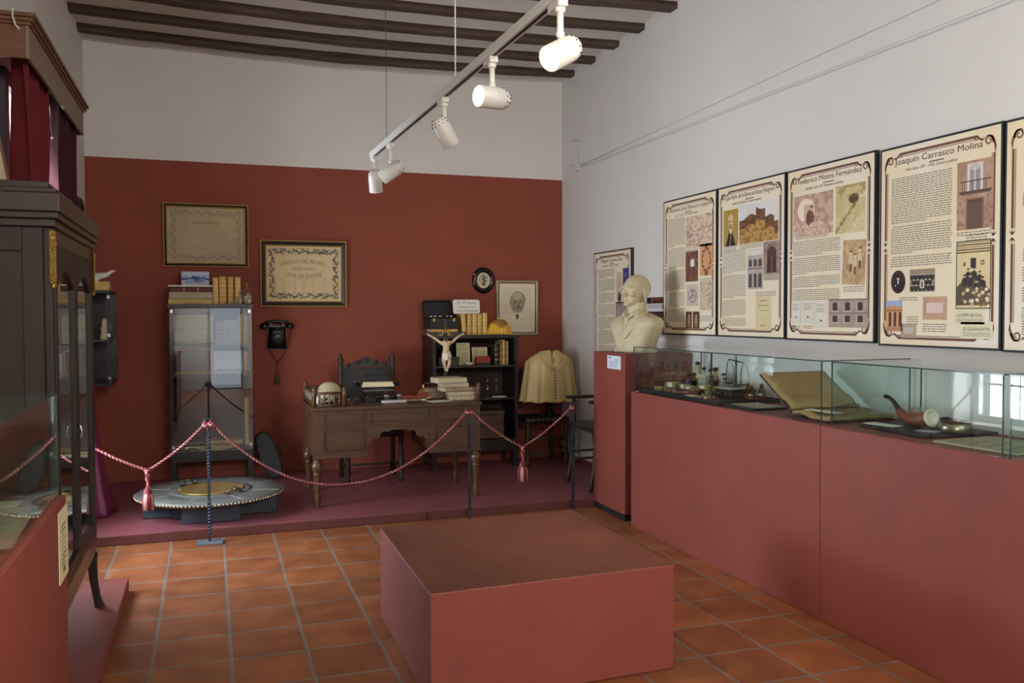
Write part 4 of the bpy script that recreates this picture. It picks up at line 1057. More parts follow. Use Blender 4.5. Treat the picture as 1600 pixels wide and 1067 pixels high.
for ang in (-PI*.30, PI*.70):
    h = bpy.data.objects.new('handle', None)
    T = Matrix.Rotation(ang, 4, 'Z') @ Matrix.Translation((.268, 0, .173))
    m = MB()
    for s in (-1, 1): m.box(-.018, .018, s*.055-.014, s*.055+.014, -.001, .012, T=T); m.ell(T @ Vector((0, s*.055, .018)), (.011, .011, .011), 10, 6)
    m.tube([T @ Vector(p) for p in ((0, -.055, .018), (.012, -.03, .03), (.016, 0, .034), (.012, .03, .03), (0, .055, .018))], .006, 8)
    m.ell(T @ Vector((.016, 0, .034)), (.012, .016, .012), 10, 6)
    bpy.data.objects.remove(h); m.build('handle', mat('tarnished_brass', (140, 132, 112), .3, 1), t)
# dark leaning case
t = thing('instrument_case', 'dark rounded instrument case leaning on the back wall beside the glazed bookcase', 'case', (.57, 8.10, DK+.012), 0, rot=(0, -.34, 0))
m = MB(); out = [(.0-.055+.06*math.cos(a)*1.0, 0) for a in (0,)]
pts = []
for k in range(40):
    a = 2*PI*k/40; pts.append((.085*math.copysign(abs(math.cos(a))**.7, math.cos(a)), .22+.215*math.copysign(abs(math.sin(a))**.8, math.sin(a))))
m.prism(pts, -.0, .09, 'xz', smooth=True); m.build('shell', mat('dark_case_leather', (36, 37, 40), .45, var=.2, scale=20), t, bevel=.012)
m = MB(); m.tube([(.088, .045, .16), (.108, .045, .18), (.108, .045, .26), (.088, .045, .28)], .006, 8); m.build('handle', BLACK, t)
# ------------------------------------------------------------------ second bookcase (right)
B2X, B2W, B2T = 2.41, .85, 1.345
bookcase('open fronted dark bookcase behind the desk, carrying the card, yellow books and tasselled cap', B2X, B2W, 8.0, .40, B2T, .32, (1.055, .74), True, pane=False)
# on top
zt = B2T+.005
t = thing('instrument_box', 'open black instrument box with raised lid, left end of the right bookcase', 'box', (2.105, 8.16, zt+.06), .08)
m = MB(); m.box(-.14, .14, -.10, .10, 0, .012)
for a in ((-.14, .14, -.10, -.092), (-.14, .14, .092, .10), (-.14, -.132, -.092, .092), (.132, .14, -.092, .092)): m.box(*a, .012, .10)
m.build('case_body', BLACK, t, bevel=.002)
m = MB(); T = Matrix.Translation((0, .102, .101)) @ Matrix.Rotation(-.22, 4, 'X')
m.box(-.14, .14, -.0, .01, .0, .17, T=T)
for a in ((-.14, -.132), (.132, .14)): m.box(*a, -.05, 0, 0, .17, T=T)
m.box(-.132, .132, -.05, 0, .162, .17, T=T); m.build('raised_lid', BLACK, t)
m = MB()
for x in (-.09, -.05, .0, .07, .11): m.lathe([(.012, .012), (.012, .105), (.018, .11), (.018, .125), (0, .13)], (x, .02, 0), 12); 
m.build('nickel_fittings', SILVER, t)
m = MB()
for s in (-1, 1): m.box(s*.1-.012, s*.1+.012, -.104, -.1005, .07, .1)
m.build('clasp', BRASS, t)
book('flat_book', 'yellow book lying flat under the black instrument box, upper of two', (2.12, 8.07, zt+.03), .028, .26, .19, YLEATHER, lie=True, bands=0)
book('flat_book', 'yellow book lying flat under the black instrument box, lowest', (2.13, 8.06, zt), .028, .3, .2, YLEATHER2, lie=True, bands=0)
lbs = ['dark topped tan book leaning at the left end of the yellow row', 'second yellow gilt book from the instrument box', 'middle yellow gilt book of the row under the white card', 'fourth yellow gilt book from the instrument box', 'last yellow gilt book beside the tasselled cap']
for i in range(5):
    book('leather_book', lbs[i], (2.325+i*.052, 8.10, zt), .047, [.2, .2, .2, .2, .21][i], .16, YLEATHER if i % 2 else YLEATHER2, group='yellow books on the right bookcase', bands=5, rot=(0, -.06 if i == 0 else 0, 0))
t = thing('lettered_card', 'white rounded card lettered Dr. M. Guirao standing on the yellow books', 'card', (2.375, 8.19, zt+.203), 0, rot=(-.12, 0, 0))
cp = []
for cx, cz, a0 in ((.115, .02, -PI/2), (.115, .118, 0), (-.115, .118, PI/2), (-.115, .02, PI)):
    for k in range(6): a = a0+PI/2*k/5; cp.append((cx+.02*math.cos(a), cz+.02*math.sin(a)))
m = MB().prism(cp, 0, .004, 'xz'); 
put_text(m, 'Dr. M. Guirao', .038, .0, .108, -.0006, 1, .25, width=.19)
put_text(m, 'Academico de la', .026, .005, .066, -.0006, 1, .25, width=.17)
put_text(m, 'Real de Medicina', .028, .005, .030, -.0006, 1, .25, width=.21)
m.build('card', [mat('card_white', (222, 216, 206), .5), INK], t)
t = thing('doctoral_cap', 'yellow doctoral cap covered with long golden tassel fringe, right end of the bookcase', 'cap', (2.685, 8.13, zt))
MB().lathe([(.085, .03), (.085, .10), (.075, .125), (.05, .142), (.0, .148)], (0, 0, 0), 24).build('cap_crown', mat('tan_felt', (150, 104, 52), .8), t)
m = MB(); rr = random.Random(5)
FR = mat('yellow_silk_fringe', (206, 160, 48), .55, var=.2, scale=30, stretch=(4,4,.3))
m.grid(lambda u, v: ((.075+.055*v**.7+.006*math.sin(u*2*PI*23)*v+.004*math.sin(u*2*PI*9+1))*math.cos(2*PI*u)*1.05, (.065+.035*v**.7+.005*math.sin(u*2*PI*23)*v)*math.sin(2*PI*u), .112-.111*v+.010*math.sin(PI*min(1, v*2))), 138, 10, closed=True)
m.lathe([(.012, 0), (.02, .004), (.016, .014), (0, .018)], (0, 0, .146), 12)
m.build('silk_fringe', FR, t)
# contents of the upper shelf
zs = 1.0565
t = thing('dark_wooden_box', 'dark wooden box on the shelf behind the crucifix', 'box', (2.155, 8.10, zs))
MB().box(-.1, .1, -.06, .06, 0, .062).build('box_body', CHAIRW, t, bevel=.003); MB().box(-.103, .103, -.063, .063, .063, .085).build('box_lid', CHAIRW, t, bevel=.003)
m = MB(); m.lathe([(.02, .0), (.035, .01), (.055, .05), (.04, .1), (.0, .12)], (0, 0, 0), 16)
tag(m.build('dark_helmet_form', mat('dark_felt', (40, 40, 46), .8), loc=(2.14, 8.15, zs+.0865)), 'dark rounded felt form on the wooden box behind the crucifix', 'felt hat')
board_pic('printed_booklet', 'tall cream printed booklet at the left of the bookcase shelf', 'booklet', (2.335, 8.17, zs), .135, .215, text_art((198, 186, 138), nx=40, ny=60))
board_pic('open_booklet', 'cream open booklet behind the little red case', 'booklet', (2.50, 8.16, zs), .155, .17, text_art((192, 178, 124), cols=2, nx=60, ny=50))
t = thing('red_case', 'small red hinged case with gilt line on the bookcase shelf', 'case', (2.495, 8.06, zs))
MB().box(-.07, .07, -.03, .03, 0, .022).build('case_base', BLACK, t, bevel=.003)
MB().box(-.07, .07, -.028, .028, .024, .085).build('case_lid', mat('red_morocco', (136, 34, 32), .5), t, bevel=.004)
MB().box(-.06, .06, -.031, -.029, .03, .033).build('gilt_line', GOLD, t)
t = thing('white_shell', 'small white shell shape on the shelf between booklets', 'shell', (2.365, 8.06, zs))
m = MB(); m.ell((0, 0, .018), (.035, .022, .018), 12, 8); m.ell((-.03, 0, .025), (.018, .014, .016), 10, 6); m.build('shell_body', PLASTER, t)
for i, (x, th, h, c, lb) in enumerate([(2.64, .04, .20, CHAIRW, 'dark brown upright book on the open bookcase shelf'), (2.685, .022, .225, mat('olive_cover', (110, 100, 66), .6), 'olive upright book with speckled spine on the open bookcase shelf'), (2.715, .028, .24, YLEATHER, 'tall tan upright book on the open bookcase shelf'), (2.75, .026, .23, mat('ochre_cover', (150, 118, 62), .6), 'ochre upright book at the right end of the open bookcase shelf')]):
    book('shelf_book', lb, (x, 8.07, zs), th, h, .15, c, bands=3, group='upright books on the right bookcase shelf')
# middle shelf
zs = .7415
t = thing('glass_balance', 'pair of small glass bulbs on stand on the middle shelf of the right bookcase', 'glass apparatus', (2.60, 8.10, zs))
m = MB()
for x in (-.045, .045): m.lathe([(.022, 0), (.022, .004), (.004, .01), (.004, .05), (.02, .065), (.024, .085), (.015, .105), (.006, .115), (.006, .15)], (x, 0, 0), 14)
m.build('glass_bulbs', BOTTLE, t); m = MB()
for x in (-.045, .045): m.lathe([(.007, .15), (.009, .165), (0, .172)], (x, 0, 0), 10); m.box(x-.025, x+.025, -.025, .025, -.0, .001)
m.build('metal_caps', SILVER, t)
t = thing('wire_coil', 'loose coil of coppery wire on the middle shelf of the right bookcase', 'wire', (2.30, 8.08, zs))
m = MB(); m.tube([(.09*math.cos(k*.5)*(1+.02*k), .05*math.sin(k*.5), .004+.0015*(k % 5)) for k in range(40)], .003, 5); m.build('wire', mat('copper_wire', (150, 106, 74), .4, .7), t)
book('flat_book', 'thin white pamphlet on the middle shelf of the right bookcase', (2.66, 8.05, zs), .01, .14, .04, PAPERW, lie=True, bands=0)
t = thing('wooden_chest', 'brown wooden chest in the bottom of the right bookcase, behind the desk end', 'chest', (2.50, 8.16, .345))
MB().box(-.2, .2, -.13, .13, .001, .23).build('chest_body', DESK, t, bevel=.004); MB().box(-.205, .205, -.135, .135, .231, .27).build('chest_lid', DESK, t, bevel=.004)
m = MB(); m.tube([(-.04, -.132, .14), (-.04, -.15, .13), (.04, -.15, .13), (.04, -.132, .14)], .005, 8); m.build('handle', IRON, t)

# ------------------------------------------------------------------ side chair with the cape
t = thing('side_chair', 'plain dark wooden chair with leather seat below the satin cape', 'chair', (3.10, 8.12, DK))
for s in (-1, 1):
    MB().lathe([(.018, 0), (.024, .03), (.018, .06), (.026, .12), (.022, .2), (.027, .3), (.024, .44)], (s*.2, -.21, 0), 12).build('front_leg', CHAIRW, t)
    MB().box(s*.2-.018, s*.2+.018, .16, .195, 0, .95).build('rear_post', CHAIRW, t, bevel=.004)
m = MB()
for z in (.12, .27): m.tube([(-.2, -.21, z), (.2, -.21, z)], .012, 8)
for s in (-1, 1): m.tube([(s*.2, -.21, .16), (s*.2, .17, .16)], .011, 8)
m.build('stretcher', CHAIRW, t)
MB().box(-.228, .228, -.24, .155, .43, .475).build('seat', LEATHER, t, bevel=.012)
m = MB()
for k in range(9): m.ell((-.2+.05*k, -.241, .452), (.006, .004, .006), 6, 4)
m.build('brass_studs', BRASS, t)
MB().box(-.18, .18, .165, .19, .82, .93).build('top_rail', CHAIRW, t, bevel=.005)
t = thing('cape_stand', 'black draped stand holding up the satin cape above the chair', 'stand', (3.17, 8.03, DK+.4755))
MB().lathe([(.1, .0), (.1, .012), (.03, .018), (.03, .42), (.05, .46), (.03, .49), (0, .5)], (0, 0, 0), 18).build('stand_body', BLACK, t)
def cape(u, v):
    th = 1.5*PI+(u-.5)*1.98*PI      # front faces -Y
    k = v
    sh = min(1, (v/.22))**.55
    rx = .075+.165*sh+.06*max(0, v-.15); ry = .07+.055*sh+.045*v
    f = 1+.05*math.sin(th*10+2+v)*v+.03*math.sin(th*21+1)*v*v
    z = .565-.475*v**1.15+.02*math.cos(th-1.5*PI)*(1-v)+.006*math.sin(u*60)*(v > .97)
    if v < .25: z -= .0
    # the neckline opens in a V at the front centre
    c = abs(u-.5)*1.7
    if c < .05: z -= (1-c/.05)*.13*max(0, 1-v*2.6)
    x = rx*f*math.cos(th); y = ry*f*math.sin(th)
    if .18 < v: y += -.012*math.sin((u-.5)*68)*min(1, (v-.18)*3)*.5
    return (x*.99, y, z)
t = thing('satin_cape', 'beige satin button front cape draped on a stand over the chair', 'cape', (3.17, 8.03, .60))
MB().grid(cape, 200, 40).build('cape_cloth', SATIN, t, solid=.006)
m = MB()
for k in range(13):
    v = .36+.62*k/12; p = cape(.5, v); m.ell((p[0]+.0, p[1]-.012, p[2]), (.010, .007, .010), 8, 6)
m.build('cloth_buttons', mat('covered_buttons', (120, 98, 56), .5), t)
m = MB()
for s in (-1, 1):
    pts = [Vector(cape(.5+s*.013, v))+Vector((0, -.008, 0)) for v in [.3+.7*k/20 for k in range(21)]]
    m.tube(pts, .006, 6)
pts = [Vector(cape(u, .012))+Vector((0, 0, .002)) for u in [.02+.96*k/90 for k in range(91)]]
m.tube(pts, .011, 8)
for s in (-1, 1): m.tube([Vector(cape(.5+s*(.012+.12*k/8), .42-.34*k/8))+Vector((0, -.012, .004)) for k in range(9)], [.014-.001*k for k in range(9)], 8)
m.build('placket_and_collar', SATIN, t)
m = MB().grid(lambda u, v: tuple(Vector((cape(u, .02)[0]*.9, cape(u, .02)[1]*.9, cape(u, 0)[2]-.004-.12*v))), 60, 6); m.build('lining', mat('ochre_lining', (150, 122, 60), .6), t)
# armchair
t = thing('armchair', 'dark wooden armchair against the right wall, half hidden by the red pedestal', 'armchair', (3.23, 6.86, DK))
for sy in (-1, 1):
    y = sy*.245
    MB().box(-.26, .20, y-.028, y+.028, .735, .762).build('armrest', CHAIRW, t, bevel=.008)
    MB().lathe([(.016, .54), (.022, .58), (.014, .62), (.02, .66), (.016, .735)], (-.19, y, 0), 12).build('arm_support', CHAIRW, t)
    m = MB(); m.tube([(-.21, y, .49), (-.2, y, .35), (-.215, y, .2), (-.24, y, .06), (-.25, y, .002)], [.026, .022, .019, .017, .02], 10); m.build('front_leg', CHAIRW, t)
    m = MB(); m.tube([(.2, y, 0.002), (.19, y, .5), (.22, y, 1.02)], .02, 8); m.build('rear_post', CHAIRW, t)
m = MB()
for z, y in ((.2, -.245), (.2, .245), (.27, .245), (.27, -.245)): m.tube([(-.2, y, z), (.19, y, z)], .011, 8)
m.tube([(0, -.245, .2), (0, .245, .2)], .012, 8); m.build('stretcher', CHAIRW, t)
MB().box(-.25, .2, -.27, .27, .495, .535).build('seat', CHAIRW, t, bevel=.01)
m = MB(); m.box(.195, .225, -.22, .22, .62, .98); m.build('backrest', CHAIRW, t, bevel=.008)

# ------------------------------------------------------------------ rope barrier
def post(x, y, label, proto=None):
    if proto:
        c = copy_tree(proto, None, label); c.location = (x, y, .0015); return c
    t = thing('barrier_post', label, 'barrier post', (x, y, .0015), 0, 'wrought iron barrier posts')
    N = 150; vs = []; fs = []; r = .0115
    for i in range(N+1):
        z = .012+.80*i/N
        tw = 0
        zz = z/.8
        def ramp(a, b): return max(0, min(1, (zz-a)/(b-a)))
        tw = ramp(.08, .36)*PI*5+ramp(.58, .92)*PI*6
        for k in range(4): a = tw+PI/4+k*PI/2; vs.append((r*math.cos(a)*1.1, r*math.sin(a)*1.1, z))
    for i in range(N):
        for k in range(4): k2 = (k+1) % 4; fs.append((i*4+k, i*4+k2, i*4+4+k2, i*4+4+k))
    fs += [(3,2,1,0), tuple(N*4+k for k in range(4))]
    MB().add(vs, fs).build('twisted_bar', IRON, t)
    MB().box(-.085, .085, -.055, .055, 0, .014).build('base_plate', mat('grey_base_plate', (112, 126, 138), .45, .3, var=.1, scale=20), t, bevel=.002)
    m = MB(); m.tube([(.028*math.cos(a), 0, .828+.022*math.sin(a)) for a in [2*PI*k/20 for k in range(21)]], .004, 6); m.build('ring', IRON, t)
    return t
P1 = post(-.012, 6.24, 'wrought iron barrier post in front of the round brazier')
P2 = post(1.845, 6.31, 'wrought iron barrier post standing behind the red bench block', P1)
P3 = post(2.70, 6.33, 'wrought iron barrier post next to the red pedestal', P1)
for q in (P2, P3):
    for ch in list(q.children):
        if ch.name.startswith('base_plate'): bpy.data.objects.remove(ch)
        elif ch.name.startswith('twisted_bar'): ch.location.z = -.012
P0 = post(-.93, 6.30, 'wrought iron barrier post hidden behind the glazed cabinet at left', P1)
def rope(label, p, low, q, tassel=True, n=60):
    t = thing('barrier_rope', label, 'rope', low, 0, 'red and white barrier ropes')
    P, L_, Q = Vector(p)-Vector(low), Vector((0,0,0)), Vector(q)-Vector(low)
    path = []
    for A_, B_, rev in ((P, L_, 0), (L_, Q, 1)):
        for k in range(n+1):
            s = k/n; w = s if not rev else 1-s
            pt = A_.lerp(B_, s); sag = (abs((A_-B_).z))*.14 if tassel else 0
            if not tassel:
                e = 1-w if False else (1-s if not rev else s)
                pt = (P if not rev else Q)*e; pt.z = (P.z if not rev else Q.z)*e**2.1
            else: pt.z -= sag*4*s*(1-s)*.6
            if rev and k == 0: continue
            path.append(pt)
    Lt = sum((b-a).length for a, b in zip(path, path[1:])); K = max(120, int(Lt/.006)); 
    # resample evenly, so the twist is even
    cum = [0]
    for a, b in zip(path, path[1:]): cum.append(cum[-1]+(b-a).length)
    rs = []; j = 0
    for i in range(K+1):
        d = Lt*i/K
        while j < len(cum)-2 and cum[j+1] < d: j += 1
        f = (d-cum[j])/max(1e-9, cum[j+1]-cum[j]); rs.append(path[j].lerp(path[j+1], f))
    m = MB(); m.tube(rs, [.0082+.0008*math.sin(i*1.4) for i in range(K+1)], 9, mfn=lambda i, k: 1 if ((k*1.0-i*1.1) % 4.5) < 1.3 else 0)
    m.build('twisted_cord', [ROPE_R, ROPE_W], t)
    for e in (P, Q):
        g = MB(); g.ell(e, (.017, .017, .02), 10, 8); g.tube([e+Vector((.012*math.cos(a), .02*math.sin(a), -.01+.012*math.cos(2*a))) for a in [2*PI*k/14 for k in range(15)]], .009, 8, mfn=lambda i, k: (i+k) % 3 == 0)
        g.tube([e+Vector((.012, -.012, -.01)), e+Vector((.016, -.014, -.05))], .006, 6)
        g.build('end_knot', [ROPE_R, ROPE_W], t)
    if tassel:
        g = MB(); g.lathe([(.012, .012), (.022, 0), (.02, -.02), (.014, -.035), (.018, -.05), (.012, -.07), (.011, -.10), (.02, -.125), (.028, -.15), (.026, -.16)], (0, -.004, 0), 14, mfn=lambda i, k: 1 if (k*2+i*3) % 7 == 0 else 0)
        g.tube([(.018*math.cos(a), -.004+.024*math.sin(a), .006*math.sin(2*a)) for a in [2*PI*k/16 for k in range(17)]], .009, 8, mfn=lambda i, k: 1 if (i+k) % 4 == 0 else 0)
        g.build('tassel_knot', [ROPE_R, ROPE_W], t)
        g = MB()
        for k in range(24):
            a = 2*PI*k/24; r0, r1 = .024, .033
            g.tube([(r0*math.cos(a), -.004+r0*math.sin(a), -.155), (r1*math.cos(a), -.004+r1*math.sin(a), -.19), (r1*math.cos(a), -.004+r1*math.sin(a), -.262)], .0052, 6, mi=1 if (k//3) % 2 else 0)
        g.lathe([(.026, -.155), (.03, -.2), (.028, -.26)], (0, -.004, 0), 12)
        for k in range(24): pass
        g.build('tassel_fringe', [ROPE_R, ROPE_W], t)
    return t
HR = .822
rope('twisted red and white rope with tassel hanging in front of the brazier', (-.92, 6.30, HR), (-.394, 6.25, .52), (-.03, 6.24, HR-.005))
rope('longest twisted red and white rope sagging low before the desk', (.006, 6.24, HR), (.90, 6.275, .335), (1.83, 6.31, HR), tassel=False)
rope('twisted red and white rope with tassel sagging between desk and pedestal', (1.86, 6.31, HR), (2.275, 6.32, .525), (2.69, 6.33, HR))

# ------------------------------------------------------------------ track and spotlights
ZT_ = 2.50
def tx(y): return .955+(5.33-y)*.022
t = thing('lighting_track', 'long white ceiling track suspended on thin wires across the room', 'lighting track', (tx(2.5), 2.5, ZT_))
yaw = math.atan(.022)
e = bpy.data.objects
m = MB(); m.box(-.018, .018, -1.6, 2.84, -.0, .034); o = m.build('track_body', WHITE_METAL, t, rz=yaw, bevel=.004)
MB().box(-.006, .006, -1.59, 2.83, -.0012, .0).build('track_slot', BLACK, t, rz=yaw)
for y in (4.93, 3.58, 2.2): MB().tube([(tx(y)-tx(2.5), y-2.5, .034), (tx(y)-tx(2.5), y-2.5, ZC-ZT_+.03)], .0018 if y > 4 else .003, 6).build('suspension_wire', IRON if y > 4 else WHITE_METAL, t)
m = MB(); m.tube([(tx(3.5)-tx(2.5)-.0, 3.5-2.5, .036), (tx(3.2)-tx(2.5), 3.2-2.5, .037)], .006, 6); m.build('cable_clip', mat('cable_grey', (190, 186, 176), .5), t)
LIT = mat('lamp_glow', (255, 226, 168), .5, emit=38.0); LIT.node_tree.nodes['Principled BSDF'].inputs['Emission Color'].default_value = (1, .86, .58, 1)
DIM = mat('lamp_dark_glass', (150, 146, 140), .3)
SPOTS = [(2.50, (-.80, -.36, -.48), True, .105, 'nearest large white spotlight on the track, glowing and aimed left'), (3.13, (-.93, -.30, -.04), True, .1, 'second white spotlight on the track, glowing and aimed level to the left'),
         (3.77, (.52, .12, -.80), True, .1, 'third white spotlight on the track, tilted down to the right with lit rim'), (4.84, (-.72, .42, -.50), False, .1, 'unlit white spotlight aimed down left, beside the track end'),
         (5.27, (.12, .30, -.95), False, .1, 'last unlit white spotlight at the far end of the track, aimed straight down')]
def spotlight(y, d, lit, r_, label):
    t = thing('track_spotlight', label, 'spotlight', (tx(y), y, ZT_-.0015), 0, 'white track spotlights')
    d = Vector(d).normalized()
    m = MB(); m.box(-.016, .016, -.045, .045, -.024, 0); m.lathe([(.012, -.04), (.016, -.036), (.016, -.022)], (0, -.02, 0), 14); m.build('track_adapter', WHITE_METAL, t, bevel=.003)
    m = MB(); m.lathe([(.008, -.10), (.0105, -.095), (.0105, -.035)], (0, -.02, 0), 12); m.ell((0, -.02, -.103), (.014, .014, .014), 12, 8); m.build('stem', WHITE_METAL, t)
    c = Vector((0, -.02, -.148))-d*(.006 if y > 3 else .014)*(abs(d.z) < .7)+Vector((0, 0, -.012 if y < 3 or 4 < y < 5 else 0)); q = Vector((0, 0, 1)).rotation_difference(d).to_matrix().to_4x4()
    T = Matrix.Translation(c) @ q @ Matrix.Scale(.86, 4)
    R = .047
    m = MB(); prof = [(0, -.082), (.014, -.0805), (.028, -.074), (.039, -.062), (.045, -.046), (R, -.028), (R, .078), (R-.003, .08), (R-.004, .076), (R-.004, .03)]
    m.lathe(prof, (0, 0, 0), 32, T); m.build('lamp_shade', WHITE_METAL, t)
    m = MB()
    for rr_, zz in ((.0305, -.0728), (.0405, -.0595), (.0462, -.043)):
        n = 12
        for k in range(n):
            a = 2*PI*k/n+zz*40; p = T @ Vector((rr_*math.cos(a), rr_*math.sin(a), zz)); m.ell(p, (.0027, .0027, .0027), 6, 4)
    m.build('vent_holes', BLACK, t)
    MB().lathe([(R-.0045, .045), (.025, .062), (0, .068)], (0, 0, 0), 24, T).build('bulb_face', LIT if lit else DIM, t)
    if lit:
        L_ = bpy.data.lights.new('spot_beam', 'SPOT'); L_.energy = 38; L_.color = (1, .80, .56); L_.spot_size = math.radians(80); L_.spot_blend = 1; L_.shadow_soft_size = .04
        o = bpy.data.objects.new('spot_beam', L_); COL.objects.link(o)
        p = Vector(t.location)+T @ Vector((0, 0, .085)); o.location = p; o.rotation_euler = d.to_track_quat('-Z', 'Y').to_euler()
    return t
for a in SPOTS: spotlight(*a)
# ------------------------------------------------------------------ plaster bust
t = thing('plaster_bust', 'aged plaster bust of a bald man in jacket and collar, on the red pedestal', 'bust', (3.12, 6.08, 1.2515), -PI/2+.34)
# local frame: the face looks to -Y, shoulders along X
m = MB()
secs = [(0, .14, .10, .0), (.05, .155, .11, .0), (.12, .19, .118, .005), (.19, .225, .125, .01), (.235, .232, .115, .015), (.265, .205, .098, .02), (.285, .15, .082, .022), (.305, .092, .072, .02)]
n = 40; vs = []
for z, rx, ry, yo in secs:
    for k in range(n):
        a = 2*PI*k/n; c, s = math.cos(a), math.sin(a); e = .62
        vs.append((rx*math.copysign(abs(c)**e, c), yo+ry*math.copysign(abs(s)**e, s), z))
fs = [tuple(reversed(range(n)))]+[tuple((len(secs)-1)*n+k for k in range(n))]
for i in range(len(secs)-1):
    for k in range(n): k2 = (k+1) % n; fs.append((i*n+k, i*n+k2, (i+1)*n+k2, (i+1)*n+k))
m.add(vs, fs)
m.tube([(0, .03, .24), (0, .02, .31), (0, .006, .39)], [.085, .073, .076], 20)            # neck
HX = -.004; hc = (0, -.005, .472)
m.ell((0, .018, .497), (.092, .118, .102), 32, 20)                                        # cranium
m.ell((0, -.035, .475), (.080, .082, .090), 28, 16)                                       # face mass
m.ell((0, -.048, .415), (.063, .066, .062), 24, 14)                                       # jaw
m.ell((0, -.098, .374), (.028, .022, .020), 16, 10)                                       # chin
m.tube([(0, -.113, .487), (0, -.131, .455), (0, -.141, .438)], [.010, .0135, .017], 12)     # nose
for s in (-1, 1):
    m.ell((s*.014, -.124, .434), (.011, .014, .009), 10, 6)
    m.ell((s*.036, -.099, .500), (.031, .018, .0095), 14, 8)                                # brow
    m.ell((s*.035, -.096, .478), (.017, .014, .010), 12, 8)                                # eyeball
    m.ell((s*.044, -.082, .446), (.026, .028, .022), 14, 8)                                # cheek
    m.ell((s*.092, .016, .455), (.012, .026, .040), 16, 10, Matrix.Rotation(.18, 4, 'X'))   # ear
    m.tube([(s*.098, .016+.024*math.cos(a), .456+.036*math.sin(a)) for a in [2*PI*k/18 for k in range(19)]], .0062, 8)
    m.ell((s*.094, .005, .422), (.010, .012, .012), 10, 6)
m.ell((0, -.113, .409), (.026, .014, .0065), 14, 8); m.ell((0, -.111, .396), (.023, .014, .007), 14, 8)   # lips
# lapels, collar, tie
for s in (-1, 1):
    m.tube([(s*.088, .03, .31), (s*.078, -.062, .285), (s*.045, -.108, .215), (s*.012, -.125, .13)], [.014, .015, .016, .010], 10)
    m.add([], [])
    lp = [(s*.09, -.085, .262), (s*.125, -.09, .215), (s*.10, -.112, .205), (s*.02, -.128, .115), (s*.045, -.116, .215)]
    m.add([(a, b-.006, c) for a, b, c in lp]+[(a, b+.03, c) for a, b, c in lp], [(0,1,2,3,4), (9,8,7,6,5)]+[(i, 5+i, 5+(i+1) % 5, (i+1) % 5) for i in range(5)])
    m.tube([(s*.068, -.03, .318), (s*.05, -.085, .295), (s*.012, -.105, .262)], [.014, .014, .009], 8)
m.ell((0, -.103, .25), (.017, .014, .018), 12, 8); m.tube([(0, -.105, .24), (0, -.118, .17), (0, -.122, .11)], [.014, .02, .016], 8)
for k in range(5):
    y0 = k*.001
m.box(-.15, .15, -.082, .082, .0, .03)
me = fused(m, .0045, 2)
for v in me.vertices:
    if v.co.z < .0: v.co.z = 0
    c = v.co
    for s in (-1, 1):                                                                     # eye sockets
        d = ((c.x-s*.034)/.03)**2+((c.z-.482)/.017)**2
        if c.y < -.07 and d < 1: c.y += .010*(1-d)
    d = (c.x/.034)**2+((c.z-.4025)/.004)**2
    if c.y < -.09 and d < 1: c.y += .006*(1-d)
link_mesh(me, 'plaster_body', PLASTER, t)

# ------------------------------------------------------------------ printed panels on the right wall
PW, PH = .775, 1.056
SEPIA = (206, 176, 140)
def sep(nx, ny, lo=(96, 66, 50), hi=(222, 196, 160), seed=0, sc=9, asp=1):
    a = Art(nx, ny, lo, asp); n = fbm(a.U*asp, a.V, sc, seed)[..., None]
    a.c = np.array(lo)*(1-n)+np.array(hi)*n; return a
def art_portrait(bg=(150, 122, 62), seed=1, vig=False):
    a = Art(44, 66, bg).noise(5, 10, seed); U, V = a.U, a.V
    a.put((np.abs(U-.5) < .12+.6*(V-.62))&(V > .6), (44, 40, 36)).disc(.5, .36, .155, .185, (210, 180, 136)).rect(.42, .58, .52, .66, (226, 214, 190))
    a.put(((U-.5)/.19)**2+((V-.24)/.11)**2 < 1, (206, 176, 132)); a.disc(.5, .425, .085, .02, (84, 66, 48)).disc(.5, .49, .05, .045, (84, 66, 48)).disc(.42, .36, .05, .12, (176, 146, 104), .5)
    for u in (.43, .58): a.disc(u, .335, .04, .016, (70, 52, 40))
    a.put((np.abs(U-.5+ (V-.8)*.3) < .025)&(V > .62), (190, 172, 140), .8)
    if vig:
        d = ((U-.5)/.5)**2+((V-.45)/.55)**2; a.put(np.clip((d-.7)*3, 0, 1), (222, 206, 176))
    return a
def art_castle():
    a = Art(90, 86, (214, 210, 206)).noise(3, 8); U, V = a.U, a.V
    r = .40-.16*np.exp(-((U-.32)/.16)**2)-.22*((np.abs(U-.56) < .12)).astype(float)-.05*np.exp(-((U-.8)/.1)**2)+.12*(U > .9)+.04*fbm(U, V*0, 12)
    a.put(V > r, (120, 84, 58)); n = fbm(U, V, 16, 3); a.put((V > r)&(n > .5), (90, 62, 44), .8); a.put((V > r+.22+.1*U), (190, 148, 84), .9); a.put((V > r+.26)&(n > .52), (132, 98, 54), .8)
    return a
def art_arcade():
    a = Art(44, 60, (178, 166, 160)).noise(6, 10); U, V = a.U, a.V; a.rect(0, 1, 0, .14, (214, 206, 196))
    for row, (z0, z1) in enumerate(((.24, .44), (.6, .95))):
        for k in range(3): a.rect(.08+k*.32, .30+k*.32, z0+.06, z1, (88, 74, 72)).disc(.19+k*.32, z0+.07, .11, .07, (88, 74, 72))
    return a.rect(0, 1, .47, .5, (120, 104, 98))
def art_interior():
    a = sep(44, 60, (110, 84, 78), (190, 170, 158), 4); a.rect(.22, .78, .3, .8, (70, 48, 44)).disc(.5, .3, .28, .16, (82, 60, 54)).rect(.42, .58, .4, .8, (110, 80, 66)); a.put(a.V > .84, (190, 176, 164), .7)
    return a
